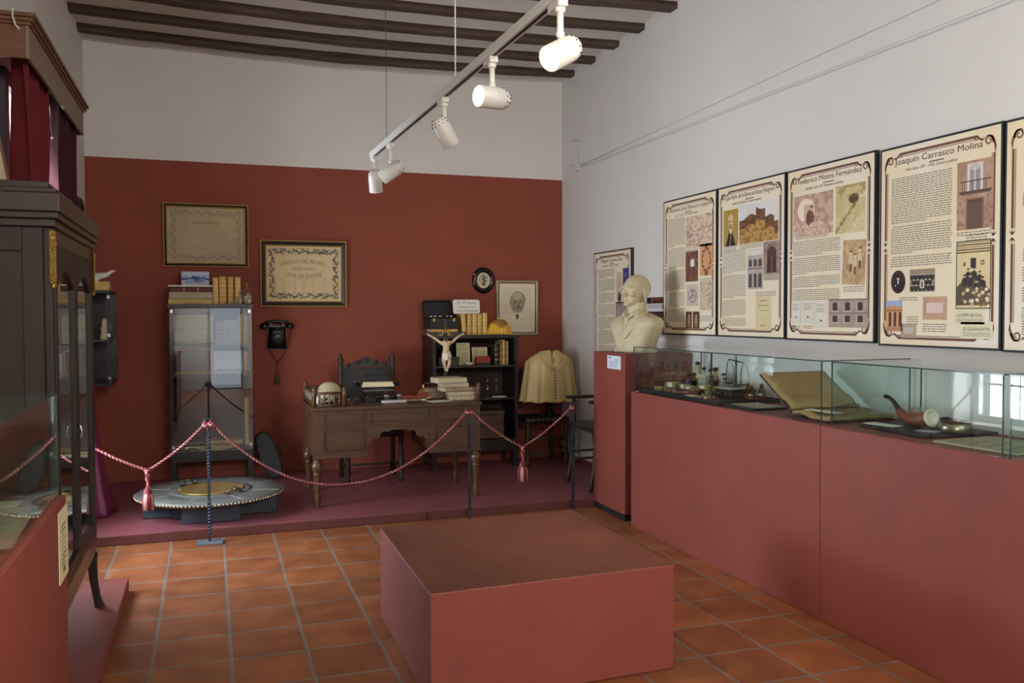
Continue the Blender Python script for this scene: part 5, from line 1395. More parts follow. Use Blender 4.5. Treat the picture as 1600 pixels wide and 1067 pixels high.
def art_title(lines=5):
    a = Art(34, 66, (214, 196, 154)).noise(4, 5)
    for k, (v, w, c) in enumerate(((.10, .5, 150), (.25, .7, 110), (.40, .5, 150), (.62, .1, 90), (.84, .4, 160))): a.rect(.5-w/2, .5+w/2, v, v+.025, (c, c-20, c-50))
    return a
def art_umbrella():
    a = sep(90, 76, (150, 112, 92), (224, 196, 172), 8, 12); U, V = a.U, a.V
    d = ((U-.33)/.22)**2+((V-.38)/.28)**2; a.put((d < 1)&(V+U*.5 < .78), (232, 214, 192)); a.put((d < .8)&(U > .28)&(V > .25), (190, 156, 132), .7)
    a.put(((U-.43)/.10)**2+((V-.58)/.2)**2 < 1, (112, 76, 64)).disc(.47, .36, .035, .06, (206, 168, 142)).put(((U-.47)/.05)**2+((V-.31)/.03)**2 < 1, (120, 86, 72))
    a.put(((U-.58)/.16)**2+((V-.74)/.06)**2 < 1, (208, 172, 148)); a.put((fbm(U, V, 26, 2) > .56)&(V > .72), (236, 216, 194), .6)
    return a
def art_field():
    a = Art(60, 90, (196, 180, 130)).noise(5, 16); U, V = a.U, a.V
    a.put(V > 1.25-U*.75, (206, 190, 146)); a.put(((U-.62)/.17)**2+((V-.3)/.10)**2 < 1, (88, 70, 44)); a.put((np.abs(V-.95+U*.8) < .05)&(U < .7), (140, 116, 66)).disc(.92, .24, .12, .06, (222, 212, 186)); a.put((V < .25)&(fbm(U, V, 8, 4) > .5), (150, 124, 72), .6)
    a.put((fbm(U, V, 20, 6) > .58)&(V > .5), (224, 212, 176), .6)
    return a
def art_people():
    a = sep(54, 76, (150, 118, 82), (216, 190, 146), 12, 10); U, V = a.U, a.V
    for u, v in ((.35, .3), (.55, .36), (.75, .22)): a.disc(u, v, .06, .05, (222, 200, 168)).disc(u, v+.17, .09, .13, (206, 186, 154)).disc(u, v-.04, .07, .025, (120, 90, 60)).rect(u-.04, u+.05, v+.24, v+.42, (104, 74, 50))
    return a
def art_house(seed=2):
    a = sep(76, 58, (150, 130, 118), (182, 162, 148), seed, 7)
    for r_, (v0, v1) in enumerate(((.18, .42), (.58, .82))):
        for u in (.1, .42, .74): a.rect(u, u+.14, v0, v1, (66, 54, 52)).rect(u-.02, u, v0-.02, v1, (196, 180, 166)).rect(u-.02, u+.16, v1, v1+.03, (196, 180, 166))
        if r_ == 0:
            for u in (.1, .42, .74): a.disc(u+.07, v0, .07, .06, (66, 54, 52))
    return a.rect(0, 1, .48, .51, (120, 104, 96)).rect(0, 1, 0, .04, (110, 96, 90))
def art_door():
    a = sep(70, 128, (150, 118, 98), (192, 158, 134), 3, 6); U, V = a.U, a.V
    a.rect(.28, .72, .04, .46, (214, 204, 200)).rect(.36, .64, .08, .44, (150, 146, 148)).disc(.5, .10, .15, .045, (190, 180, 172)).rect(.49, .51, .1, .44, (216, 208, 204))
    for k in range(16): a.rect(.09+k*.054, .098+k*.054, .30, .44, (60, 46, 42))
    a.rect(.08, .94, .29, .305, (58, 44, 40)).rect(.06, .95, .44, .475, (92, 68, 56)).rect(.12, .9, .475, .49, (120, 92, 76))
    a.rect(.26, .74, .545, 1, (128, 98, 80)).rect(.29, .71, .57, 1, (104, 80, 68)).rect(.494, .506, .58, 1, (74, 56, 50)).rect(.29, .71, .57, .6, (80, 64, 60))
    a.put((fbm(U, V, 24, 7) > .6)&((U < .22)|(U > .78))&(V > .5), (120, 90, 74), .7)
    return a
def art_family():
    a = Art(64, 104, (216, 196, 150)).noise(5, 8); U, V = a.U, a.V
    for k in range(5): a.rect(0, 1, .02+k*.035, .035+k*.035, (92, 74, 52))
    a.rect(.42, .58, .26, .40, (54, 46, 40)).rect(.22, .28, .32, .37, (110, 92, 66)).rect(.70, .82, .30, .36, (110, 92, 66)).rect(.73, .79, .315, .345, (206, 188, 146))
    a.put((V > .56+.5*np.abs(U-.45)-.1)&(V < .95), (64, 52, 44), .85)
    rr = random.Random(2)
    for u, v in ((.36, .43), (.53, .42), (.68, .48), (.25, .52), (.42, .52), (.78, .56), (.6, .6)): a.disc(u, v, .045, .028, (206, 176, 140)).disc(u, v+.085, .085, .065, (56, 46, 42)).disc(u, v-.018, .045, .014, (54, 42, 36))
    for k in range(34): a.disc(rr.uniform(.15, .95), rr.uniform(.66, .97), .05, .028, rr.choice([(226, 208, 168), (190, 160, 116), (120, 94, 66), (206, 186, 140)]))
    e = np.minimum(np.minimum(U, 1-U)*.62, np.minimum(V, 1-V)); return a.put(e < .014, (48, 38, 36))
def art_group():
    a = Art(60, 50, (150, 132, 112)).noise(7, 12)
    for r_ in range(3):
        for k in range(6-r_%2):
            u = .1+k*.16+.06*(r_ % 2); v = .22+r_*.24; a.disc(u, v+.14, .085, .14, (46, 40, 38)).disc(u, v, .04, .05, (206, 184, 156)).disc(u, v-.035, .042, .02, (52, 42, 38))
    return a.rect(.42, .58, .5, .85, (216, 202, 178)).rect(.46, .54, .55, .8, (90, 76, 66))
def art_sitter():
    a = Art(44, 70, (52, 26, 30)).noise(4, 10); a.disc(.5, .72, .3, .24, (34, 22, 26)).disc(.5, .36, .09, .075, (214, 182, 152)).disc(.5, .30, .1, .04, (40, 26, 24)).rect(.46, .55, .44, .58, (216, 208, 200)).disc(.32, .66, .06, .03, (206, 176, 148))
    return a
def art_temple():
    a = Art(50, 66, (150, 168, 200)); U, V = a.U, a.V
    a.put(V > .16+.1*np.abs(U-.5), (196, 138, 92)); a.rect(0, 1, .3, .34, (150, 98, 64)); 
    for u in (.08, .38, .68): a.rect(u, u+.08, .36, .86, (212, 156, 108)).rect(u+.1, u+.26, .38, .84, (72, 56, 54))
    return a.rect(0, 1, .86, 1, (176, 130, 96)).noise(6, 10)
def art_plaque(c=(190, 152, 126), c2=(214, 190, 182)):
    a = Art(44, 48, c).noise(5, 10); return a.rect(.16, .86, .26, .72, c2).rect(.1, .16, .2, .8, (160, 122, 100))
def art_map(bg=(216, 192, 168), seed=0):
    a = Art(64, 70, bg).noise(4, 6, seed); U, V = a.U, a.V; f = fbm(U, V, 6, seed)
    a.put((np.abs(f-.5) < .018)|(np.abs(f-.42) < .012), (96, 72, 66), .8); a.put((np.abs(U-.5) < .42)&(np.abs(fbm(V, U, 9, seed+5)-.5) < .012), (120, 80, 72), .8); return a
def art_arch():
    a = sep(44, 76, (70, 42, 38), (160, 112, 92), 9, 10); U, V = a.U, a.V
    a.put((((U-.55)/.17)**2+((V-.38)/.13)**2 < 1)|((np.abs(U-.55) < .17)&(V > .38)&(V < .5)), (222, 214, 206)); return a.put((V > .62)&(fbm(U, V, 12, 2) > .48), (110, 70, 60), .7)
def art_ornament():
    a = Art(40, 70, (206, 152, 112)).noise(5, 6); U, V = a.U, a.V
    d = ((U-.5)/.36)**2+((V-.5)/.38)**2; an = np.arctan2(V-.5, U-.5); a.put(np.abs(d-.85-.16*np.sin(an*10)) < .16, (104, 60, 38)); return a.put((np.abs(U-.5) < .12)&((V < .12)|(V > .86)), (104, 60, 38), .8)
def art_seal():
    a = Art(40, 50, (196, 182, 168)).noise(5, 6); U, V = a.U, a.V; d = ((U-.5)/.36)**2+((V-.48)/.36)**2
    a.put(np.abs(d-.85) < .12, (120, 110, 112)); return a.put((d < .6)&(fbm(U, V, 14, 3) > .5), (140, 128, 126))
def art_statue(seed):
    a = sep(26, 60, (56, 36, 30), (110, 76, 58), seed, 8); return a.disc(.5, .24, .14, .07, (196, 164, 130)).disc(.5, .55, .26, .28, (160, 128, 96)).rect(.3, .7, .72, .92, (140, 110, 84))
def art_purple():
    a = Art(26, 46, (70, 58, 112)).noise(6, 24); return a.disc(.4, .35, .2, .14, (110, 96, 150))
def art_clip(): return Art(40, 22, (218, 210, 178)).noise(4, 6)
def art_page():
    a = Art(34, 54, (216, 208, 194)).noise(4, 5)
    for k in range(8): a.rect(.15, .85-(k % 3)*.12, .12+k*.045, .135+k*.045, (150, 142, 130))
    return a.rect(.44, .58, .68, .76, (90, 84, 80))
def art_circle():
    a = sep(60, 90, (96, 74, 84), (196, 170, 160), 5, 9); a.put(a.V > .6, (110, 92, 96), .6)
    for u in (.2, .4, .6): a.disc(u, .42, .08, .14, (52, 42, 46)).disc(u, .28, .05, .05, (206, 178, 152))
    return a
def panel(y_far, ztop, label, title, sub, texts, photos, zoff=0, clip=True, shape_extra=None):
    yc = y_far-PW/2
    t = thing('exhibition_poster', label, 'poster', (3.478, yc, ztop-PH/2), -PI/2, 'printed history panels on the right wall')
    h = PH/2; w = PW/2
    MB().box(-w, w, -.026, -.0, -h, h).build('panel_board', BLACK, t)
    a = Art(40, 56, (226, 206, 166)); n = fbm(a.U, a.V, 2.2, len(title))
    a.c = np.array((226, 207, 164))*(1-n[..., None])+np.array((229, 222, 211))*n[..., None]
    pic(a, 'printed_sheet', PW-.022, PH-.022, t, (0, -.0265, 0))
    m = MB(); y = -.0275
    W, H = w-.045, h-.045
    def strip(x0, x1, z0, z1, mi): m.add([(x0, y, z0), (x1, y, z0), (x1, y, z1), (x0, y, z1)], [(0, 1, 2, 3)], mi)
    for s in (-1, 1):
        for z0, z1 in ((-H+.09, -.035), (.035, H-.09)):
            strip(s*W-.0065, s*W+.0065, z0, z1, 1); strip(s*(W-.013)-.0018, s*(W-.013)+.0018, z0, z1, 1)
        strip(-W+.1, W-.1, s*H-.0065, s*H+.0065, 1); strip(-W+.1, W-.1, s*(H-.013)-.0018, s*(H-.013)+.0018, 1)
        for q in (-1, 1):
            for k in range(5):
                an = PI/2*q+(k-2)*.42; c, sn = math.cos(an), math.sin(an); b = (s*W, q*.008)
                m.add([(b[0]-.003*sn, y, b[1]+.003*c), (b[0]+.028*c, y, b[1]+.028*sn), (b[0]+.003*sn, y, b[1]-.003*c)], [(0, 1, 2)], 1)
            # corner scroll
            def rib(pts, ws):
                vs = []
                for i, (px, pz) in enumerate(pts):
                    a0 = pts[max(0, i-1)]; b0 = pts[min(len(pts)-1, i+1)]; dx, dz = b0[0]-a0[0], b0[1]-a0[1]; L_ = math.hypot(dx, dz) or 1
                    nx, nz = -dz/L_*ws[i], dx/L_*ws[i]; vs += [(px+nx, y-.0003, pz+nz), (px-nx, y-.0003, pz-nz)]
                for i in range(len(pts)-1): m.add([vs[2*i], vs[2*i+1], vs[2*i+3], vs[2*i+2]], [(0, 1, 3, 2)] if False else [(0, 1, 2, 3)], 1)
            X = lambda p: s*W-s*p; Z = lambda p: q*H-q*p
            N = 22
            sp = [(.03+(.026*(1-k/N*.8))*math.cos(k*.42+2.6), .03+(.026*(1-k/N*.8))*math.sin(k*.42+2.6)) for k in range(N)]
            rib([(X(a), Z(b)) for a, b in sp], [.0055*(1-.6*k/N) for k in range(N)])
            rib([(X(a), Z(b)) for a, b in ((-.004, .088), (-.006, .06), (.002, .035), (.02, .012), (.045, .006))], [.002, .006, .007, .005, .002])
            rib([(X(a), Z(b)) for a, b in ((.05, .012), (.068, .022), (.085, .012), (.10, .0))], [.001, .006, .005, .003])
            rib([(X(.1+.014*math.cos(k*.5)*(1-k/16)), Z(.004+.014*math.sin(k*.5)*(1-k/16))) for k in range(14)], [.003]*14)
    put_text(m, title, .046, 0, H-.040, y, 0, 0, width=min(.56, .026*len(title)))
    for k in range(7): x = -.04+.08*k/6; m.add([(x-.009, y, H-.071), (x, y, H-.075), (x+.009, y, H-.071), (x, y, H-.067)], [(0, 1, 2, 3)], 0)
    put_text(m, sub, .024, -.04, H-.088, y, 1, .35, width=.34)
    rr = random.Random(len(title)*7)
    def U(u): return -w+u*PW
    def V(v): return h-v*PH
    for (u0, u1, v0, v1, gaps) in texts:
        zl = V(v0); li = 0; x0, x1 = U(u0), U(u1)
        while zl > V(v1):
            x = x0+(.012 if li in gaps else 0); end = x1 if (li+1) not in gaps else x0+(x1-x0)*rr.uniform(.3, .7)
            while x < end-.004:
                ww = min(rr.uniform(.008, .032), end-x); strip(x, x+ww, zl-.0048, zl, 2); x += ww+.0045
            zl -= .0116; li += 1
            if li in gaps: zl -= .010
    m.build('printed_lettering', [INK, MAUVE, INK2], t)
    for (u0, u1, v0, v1, art, *opt) in photos:
        o = pic(art, 'photograph', (u1-u0)*PW, (v1-v0)*PH, t, (U((u0+u1)/2), -.0283, V((v0+v1)/2)), shape='oval' if 'oval' in opt else None)
        if 'tilt' in opt: o.rotation_euler = (0, .05, 0)
    if shape_extra: shape_extra(t, U, V)
    return t
def cap(u0, u1, v, n=2): return (u0, u1, v, v+.013*n, ())
panel(7.585, 2.118, 'printed panel hanging apart from the row, behind the plaster bust, titled Miguel Guirao Gea', 'Miguel Guirao Gea', 'Velez Rubio 1886 - Granada 1977. Medico', [(.13, .58, .155, .93, (7, 17, 25, 34, 44, 55))],
      [(.62, .80, .19, .45, art_portrait((196, 176, 150), 3, True)), (.80, .95, .16, .33, art_purple()), (.61, .9, .44, .62, sep(50, 50, (110, 90, 84), (196, 176, 164), 4)), (.61, .8, .66, .82, art_purple())])
panel(6.243, 2.440, 'printed panel at the far end of the row of panels, titled Antonio Jose Navarro Lopez', 'Antonio José Navarro López', 'Lubrin 1739 - Baza 1797. Eclesiastico ilustrado', [(.10, .43, .145, .90, (19, 33, 47, 57)), cap(.45, .68, .385), cap(.46, .66, .64, 1), cap(.72, .92, .60), cap(.62, .92, .86, 3)],
      [(.45, .93, .15, .375, art_map()), (.45, .68, .40, .615, art_arch()), (.72, .94, .36, .58, art_ornament()), (.47, .69, .65, .79, art_seal()), (.72, .94, .62, .82, art_map((206, 190, 160), 4)), (.46, .57, .83, .95, art_statue(3)), (.59, .71, .83, .95, art_statue(6))])
panel(5.452, 2.440, 'printed panel second from the far end of the row, titled Juan Rubio de la Serna', 'Juan Rubio de la Serna de Falces Pelegrero', 'Velez Rubio 1834 - Barcelona 1917. Abogado y arqueologo', [(.09, .45, .43, .92, (14, 28, 38)), cap(.10, .30, .405), cap(.36, .70, .40), cap(.6, .88, .71)],
      [(.10, .33, .16, .40, art_portrait((166, 140, 70))), (.35, .91, .145, .395, art_castle()), (.48, .70, .44, .69, art_arcade()), (.71, .94, .40, .64, art_interior()), (.6, .82, .74, .95, art_title())])
panel(4.660, 2.438, 'printed panel third from the far end of the row, titled Federico Motos Fernandez', 'Federico Motos Fernández', 'Velez Blanco 1865 - 1931. Farmaceutico y arqueologo', [(.09, .64, .425, .77, (8, 17, 23)), cap(.12, .5, .395, 1), cap(.08, .18, .915, 1), cap(.22, .33, .915, 1), cap(.68, .9, .70, 2)],
      [(.09, .56, .16, .395, art_umbrella()), (.59, .90, .15, .41, art_field()), (.67, .91, .45, .69, art_people(), 'tilt'), (.07, .19, .775, .90, art_page()), (.20, .345, .77, .90, art_page()), (.36, .50, .775, .925, art_page()), (.52, .94, .765, .92, art_house())])
def clips(t, U, V):
    for (u0, u1, v0, v1, s) in ((.66, .89, .815, .885, 'LA REPUBLICA'), (.71, .95, .875, .95, 'EL GUADALENTIN')):
        w_, h_ = (u1-u0)*PW, (v1-v0)*PH
        c = bpy.data.objects.new('newspaper_clipping', None)
        bpy.data.objects.remove(c)
        o = pic(art_clip(), 'printed_clipping', w_, h_, t, (U((u0+u1)/2), -.0288, V((v0+v1)/2)))
        m = MB(); put_text(m, s, .022, 0, .006, -.0006, width=w_*.8)
        for k in range(3): m.box(-w_*.42, w_*.42, -.0006, -.0003, -.012-.007*k, -.0105-.007*k)
        m.build('printed_lettering', INK, o)
panel(3.850, 2.428, 'printed panel fourth from the far end of the row, titled Joaquin Carrasco Molina', 'Joaquín Carrasco Molina', '(Velez Rubio 1851 - 1905). Literato y politico', [(.11, .63, .16, .60, (21, 34)), cap(.67, .92, .465, 1), cap(.74, .9, .48, 2), cap(.19, .36, .755, 1), cap(.26, .36, .85, 3), cap(.40, .60, .885, 3)],
      [(.67, .94, .145, .455, art_door()), (.67, .93, .505, .815, art_family()), (.115, .245, .62, .735, art_sitter(), 'oval'), (.285, .5, .62, .73, art_group()), (.07, .22, .77, .925, art_temple()), (.21, .345, .885, .955, art_plaque((170, 150, 130), (190, 176, 166))), (.40, .60, .755, .865, art_plaque())], shape_extra=clips)
panel(3.064, 2.424, 'printed panel cut by the right picture edge, nearest in the row', 'Palacio del Marques', 'Velez Rubio, siglo XVIII', [(.13, .6, .56, .92, (5, 12, 19))], [(.13, .62, .2, .5, art_circle(), 'oval')])
# three little cards stuck between the bust and the panels
for i, z in enumerate((1.632, 1.515, 1.41)):
    a = Art(44, 34, (196, 196, 198)).noise(4, 4); U_, V_2 = a.U, a.V
    a.rect(0, 1, 0, .5, (34, 26, 26)); a.put((V_2 < .48)&(fbm(U_, V_2, 9, i) > .52)&(U_ > .3), (120, 56, 34), .9); a.rect(.28, .31, 0, .5, (150, 146, 144))
    for k in range(2): a.rect(.1, .8, .62+k*.12, .67+k*.12, (140, 140, 146))
    a.rect(.88, .97, .56, .9, (100, 100, 104))
    t = thing('photo_card', ['topmost of three dark photo cards on the wall behind the bust', 'middle one of three dark photo cards on the wall behind the bust', 'lowest of three dark photo cards on the wall behind the bust'][i], 'card', (3.479, 6.42, z), -PI/2, 'photo cards on the right wall')
    MB().box(-.155, .155, -.004, 0, -.055, .055).build('card', PAPERW, t); pic(a, 'printed_face', .30, .105, t, (0, -.0046, 0))
# ------------------------------------------------------------------ contents of the first right-hand case
ZS2 = .9865
t = thing('black_tray', 'long black tray crowded with medicine bottles and boxes in the far showcase', 'tray', (3.155, 5.15, ZS2))
MB().box(-.225, .235, -.52, .50, 0, .012).build('tray_board', BLACK, t, bevel=.003)
m = MB()
for a in ((-.225, .235, -.52, -.512), (-.225, .235, .492, .50), (-.225, -.217, -.512, .492), (.227, .235, -.512, .492)): m.box(*a, .012, .026)
m.build('tray_rim', BLACK, t)
sheet('caption_card', 'small white caption card beside the far end of the black tray', 'card', (2.955, 5.67, ZS2), .08, .03, .1, None, base=PAPERW)
ZT2 = ZS2+.0135
KB = [mat('kraft_carton', (136, 116, 76), .7, var=.1), mat('olive_carton', (112, 106, 72), .7, var=.1), mat('pale_carton', (156, 150, 126), .7, var=.08), mat('rust_red_carton', (136, 58, 46), .65, var=.1), mat('mustard_carton', (142, 122, 62), .65, var=.1)]
def carton(label, x, y, z, w, d, h, c, rz=0, band=1):
    t = thing('medicine_box', label, 'box', (x, y, z), rz, 'medicine boxes in the far showcase')
    MB().box(-w/2, w/2, -d/2, d/2, 0, h).build('carton', c, t, bevel=.002)
    if band: MB().box(-w/2-.0006, w/2+.0006, -d*.22, d*.22, -.0+.001, h+.0006).build('printed_label', CREAM if band == 1 else INK, t)
    return t
carton('mustard carton at the far front corner of the black tray', 3.06, 5.56, ZT2, .06, .09, .028, KB[4], .2, 0)
carton('long rust red carton at the front of the black tray', 3.03, 5.19, ZT2, .06, .20, .034, KB[3], .05, 2)
carton('small rust red carton beside the mustard one', 3.05, 5.40, ZT2, .06, .11, .026, KB[3], -.1, 2)
carton('olive carton standing in the far middle of the black tray', 3.15, 5.55, ZT2, .06, .13, .055, KB[1], .1)
carton('olive green carton next to the far middle one', 3.16, 5.39, ZT2, .06, .11, .05, KB[1], -.06)
carton('little pale carton before the raised ones in the tray', 3.12, 5.26, ZT2, .05, .07, .05, KB[2], .1)
carton('kraft carton in the near middle of the black tray', 3.16, 5.12, ZT2, .08, .16, .042, KB[0], .04, 2)
carton('mustard carton stacked on the kraft carton', 3.16, 5.12, ZT2+.0435, .07, .14, .022, KB[4], -.05)
carton('flat pale carton at the front edge of the black tray', 2.985, 5.00, ZT2, .05, .12, .016, KB[2], .2)
carton('pinkish red flat carton at the near front corner of the tray', 3.01, 4.84, ZT2, .06, .11, .018, KB[3], -.2)
carton('dark low carton under the back row of bottles, far half', 3.31, 5.53, ZT2, .12, .20, .030, KB[0], 0, 0)
carton('dark low carton under the back row of bottles, near half', 3.31, 5.26, ZT2, .12, .28, .034, BLACK, 0, 0)
ZR = ZT2+.032; ZQ = ZT2+.036
t = carton('pale square carton leaning upright among the bottles', 3.27, 5.35, ZQ, .012, .085, .085, KB[2], .15, 0)
GL = [BOTTLE, BOTTLE_A]
blist = [(3.20, 5.575+.05, .018, .10, 1, ZT2, 'amber bottle at the far front of the black tray'), (3.25, 5.62-.05, .016, .07, 0, ZT2, 'small clear bottle between olive carton and blue jar'), (3.30, 5.59, .02, .075, 0, ZR, 'squat clear bottle at the far end of the back row'),
         (3.29, 5.50, .021, .09, 1, ZR, 'amber bottle third along the back row'), (3.36, 5.48, .018, .13, 0, ZR, 'slim clear bottle behind the upright pale carton'), (3.35, 5.38, .018, .12, 0, ZQ, 'clear bottle with black cap left of the tall dark one'),
         (3.34, 5.30, .025, .135, 1, ZQ, 'tall dark bottle with broad cap in the back row'), (3.28, 5.25, .019, .08, 1, ZQ, 'short amber bottle in front of the tall dark one'), (3.35, 5.21, .02, .10, 0, ZQ, 'clear bottle right of the tall dark one'), (3.32, 5.15, .017, .075, 0, ZQ, 'little clear bottle at the near end of the back row'), (3.07, 5.02, .012, .045, 0, ZT2, 'tiny clear vial by the flat pale carton'), (3.10, 4.95, .012, .04, 1, ZT2, 'tiny amber vial near the front of the tray')]
for x, y, r, h, g, z, lb in blist: bottle('medicine_bottle', lb, (x, y, z), r, h, .55, 'cap', GL[g], 'medicine bottles in the far showcase', fill=GF if g == 0 else mat('brown_tincture', (96, 60, 34), .5))
t = thing('blue_jar', 'small dull blue jar among the bottles in the far half of the tray', 'jar', (3.245, 5.50, ZT2))
MB().lathe([(.022, 0), (.026, .01), (.026, .05), (.018, .06), (.02, .07), (0, .072)], (0, 0, 0), 16).build('jar_body', mat('dull_blue_glaze', (66, 70, 92), .35), t)
t = thing('white_apothecary_jar', 'tall slim cream painted jar with black lid, tallest piece of the medicine tray', 'jar', (3.375, 5.59, ZT2))
MB().lathe([(.022, 0), (.026, .01), (.021, .04), (.027, .13), (.02, .16), (.016, .165), (.016, .175)], (0,0,0), 20).build('porcelain_body', mat('cream_porcelain', (176, 160, 128), .35, var=.3, scale=40), t)
MB().lathe([(.019, .176), (.019, .19), (.008, .197), (0, .198)], (0,0,0), 16).build('lid', BLACK, t)
# dark wooden box with the hand scale
t = thing('scale_box', 'dark wooden drawer box carrying the little balance in the far showcase', 'box', (3.27, 4.94, ZT2), .0)
MB().box(-.10, .10, -.085, .085, 0, .055).build('box_body', CHAIRW, t, bevel=.003); MB().box(-.102, .102, -.087, .087, .0555, .066).build('marble_top', mat('grey_marble', (150, 150, 140), .4, var=.15, scale=20), t, bevel=.002)
for k in (-1, 1): MB().box(-.1025, -.1005, k*.042-.035, k*.042+.035, .01, .046).build('drawer_front', DARKX, t); MB().ell((-.105, k*.042, .028), (.005, .006, .006), 10, 6).build('knob', BRASS, t)
t = thing('apothecary_scale', 'small brass hand balance with hanging pans on the dark drawer box', 'scale', (3.29, 4.97, ZT2+.067))
SC_M = mat('dull_scale_metal', (84, 90, 82), .4, .6)
MB().lathe([(.028, 0), (.028, .005), (.008, .01), (.006, .15), (.010, .16), (.004, .175), (.003, .21), (0, .212)], (0,0,0), 14).build('column', SC_M, t)
MB().tube([(0, -.085, .160), (0, 0, .168), (0, .085, .176)], [.003, .006, .003], 8).build('beam', SC_M, t)
for s in (-1, 1):
    yb, zb = s*.085, .168+s*.008
    m = MB()
    for dx, dy in ((0, .035), (.03, -.02), (-.03, -.02)): m.tube([(0, yb, zb), (dx*.6, yb+dy*.6, zb-.03), (dx*.9, yb+dy*.9, zb-.08), (dx, yb+dy, .022)], .0016, 5)
    m.lathe([(0, .008), (.025, .012), (.036, .02), (.037, .021)], (0, yb, 0), 18); m.build('hanging_pan', SC_M, t)
for x, y, lb in ((3.24, 4.76, 'left of three brown stoppered bottles beside the balance'), (3.20, 4.66, 'middle one of three brown stoppered bottles beside the balance'), (3.30, 4.70, 'right of three brown stoppered bottles, nearest the open ledger')):
    bottle('stoppered_bottle', lb, (x, y, ZT2), .025, .105, .5, 'ball', BOTTLE_A, 'brown stoppered bottles in the far showcase', fill=mat('pale_powder', (150, 122, 90), .8))
# black folder
t = thing('black_folder', 'thin black folder with a white and grey sheet lying before the ledger', 'folder', (3.08, 4.43, ZS2))
MB().box(-.12, .13, -.13, .17, 0, .012).build('folder_cover', BLACK, t, bevel=.002)
a = Art(40, 40, (176, 170, 150)).noise(8, 24, 2); a.rect(0, 1, 0, .08, (206, 204, 196))
pic(a, 'enclosed_sheet', .2, .26, t, (0.01, .02, .0132), (-PI/2, 0, 0))
# big open ledger
t = thing('open_ledger', 'large open ledger with ruled tan pages, one half propped up, in the far showcase', 'ledger', (3.17, 3.94, ZS2), .0)
LG = mat('ledger_page', (166, 138, 96), .8, var=.05, scale=6)
T = Matrix.Translation((0, .02, .03)) @ Matrix.Rotation(.56, 4, 'X')
m = MB(); m.box(-.20, .235, 0, .345, -.004, .002, T=T); m.box(-.20, .235, -.27, .02, 0.0, .006); m.build('cover', mat('ledger_cover', (72, 44, 38), .6), t)
def pg(u, v):
    x = -.195+.425*u; s = v
    return (x, .0+.33*s*math.cos(.56)+.02, .03+.018*math.sin(PI*min(1, s*3.0)/1.0)*(1-s)+.325*s*math.sin(.56)+.014)
m = MB().grid(pg, 8, 20); m.build('propped_page', LG, t, solid=.02)
def pg2(u, v): return (-.195+.425*u, .02-.28*v, .020+.016*math.sin(PI*min(1, v*1.6+.12)))
MB().grid(pg2, 8, 16).build('flat_page', LG, t, solid=.018)
m = MB()
for k in range(26):
    s = .08+.9*k/27; p, q = pg(.04, s), pg(.96, s); m.add([(p[0], p[1]-.007, p[2]+.0118), (q[0], q[1]-.007, q[2]+.0118), (q[0], q[1]-.0058, q[2]+.0126), (p[0], p[1]-.0058, p[2]+.0126)], [(0, 1, 2, 3)])
m.build('ruled_lines', mat('faint_ruling', (168, 134, 90), .8), t)
sheet('white_slip', 'narrow white paper slip lying on the open ledger', 'paper', (3.05, 3.80, ZS2+.046), .06, .22, .12, None, base=PAPERW)
t = thing('reading_glasses', 'black folded reading glasses resting on the flat page of the ledger', 'eyeglasses', (3.26, 3.80, ZS2+.047), 1.2)
m = MB()
for s in (-1, 1): m.tube([(s*.03+.022*math.cos(2*PI*k/18), 0, .018+.016*math.sin(2*PI*k/18)) for k in range(19)], .0028, 6); m.tube([(s*.052, 0, .024), (s*.054, .05, .015), (s*.03, .12, .003)], .0026, 6)
m.tube([(-.008, 0, .022), (0, 0, .026), (.008, 0, .022)], .003, 6); m.build('spectacle_frame', BLACK, t)

# ------------------------------------------------------------------ contents of the second right-hand case
t = thing('black_mount_board', 'black mount board carrying the pipe and tin in the near showcase', 'board', (3.22, 3.27, ZS2))
MB().prism([(-.17, .26), (-.20, -.19), (.19, -.23), (.20, .22)], 0, .016).build('board', BLACK, t, bevel=.002)
ZM = ZS2+.0175
sheet('caption_card', 'white caption strip at the far corner of the black mount board', 'card', (3.10, 3.425, ZM), .07, .17, .15, None, base=PAPERW)
t = thing('glass_tumbler', 'small cut glass tumbler behind the pipe stem', 'glass', (3.33, 3.46, ZM))
MB().lathe([(.026, 0), (.03, .004), (.033, .075), (.030, .075), (.026, .012), (0, .01)], (0,0,0), 12).build('tumbler', glass_mat('cut_glass', (.9,.9,.9), .16), t)
# pipe: stem to the far side, bowl towards the viewer's right
t = thing('smoking_pipe', 'large curved brown smoking pipe with black stem and pale rim on the mount board', 'pipe', (3.20, 3.33, ZM), 0)
PB = mat('briar_brown', (122, 66, 48), .35, var=.25, scale=18, coat=.3)
m = MB(); m.tube([(0, .10, .07), (0, .07, .046), (0, .03, .036), (0, -.02, .036), (0, -.06, .040), (0, -.10, .050)], [.016, .024, .031, .035, .037, .038], 20); m.build('briar_bowl', PB, t)
m = MB(); m.lathe([(.036, -.004), (.042, .0), (.044, .008), (.04, .014), (.028, .014), (.026, .0)], (0, -.102, .0505), 24, Matrix.Rotation(1.32, 4, 'X')); m.build('pale_rim', mat('meerschaum', (206, 196, 176), .5), t)
MB().tube([(0, .098, .072), (0, .115, .088), (0, .135, .108), (0, .165, .125), (0, .19, .128)], [.014, .012, .010, .009, .011], 12).build('stem', BLACK, t)
t = thing('dark_pipe_case', 'dark soft pipe case lying behind the pipe bowl', 'case', (3.33, 3.22, ZM))
m = MB(); m.ell((0, 0, .022), (.045, .11, .022), 20, 10); m.ell((0, .04, .03), (.03, .05, .018), 14, 8); me = fused(m, .007, 3)
for v in me.vertices: v.co.z = max(v.co.z, 0)
link_mesh(me, 'soft_case', LEATHER, t)
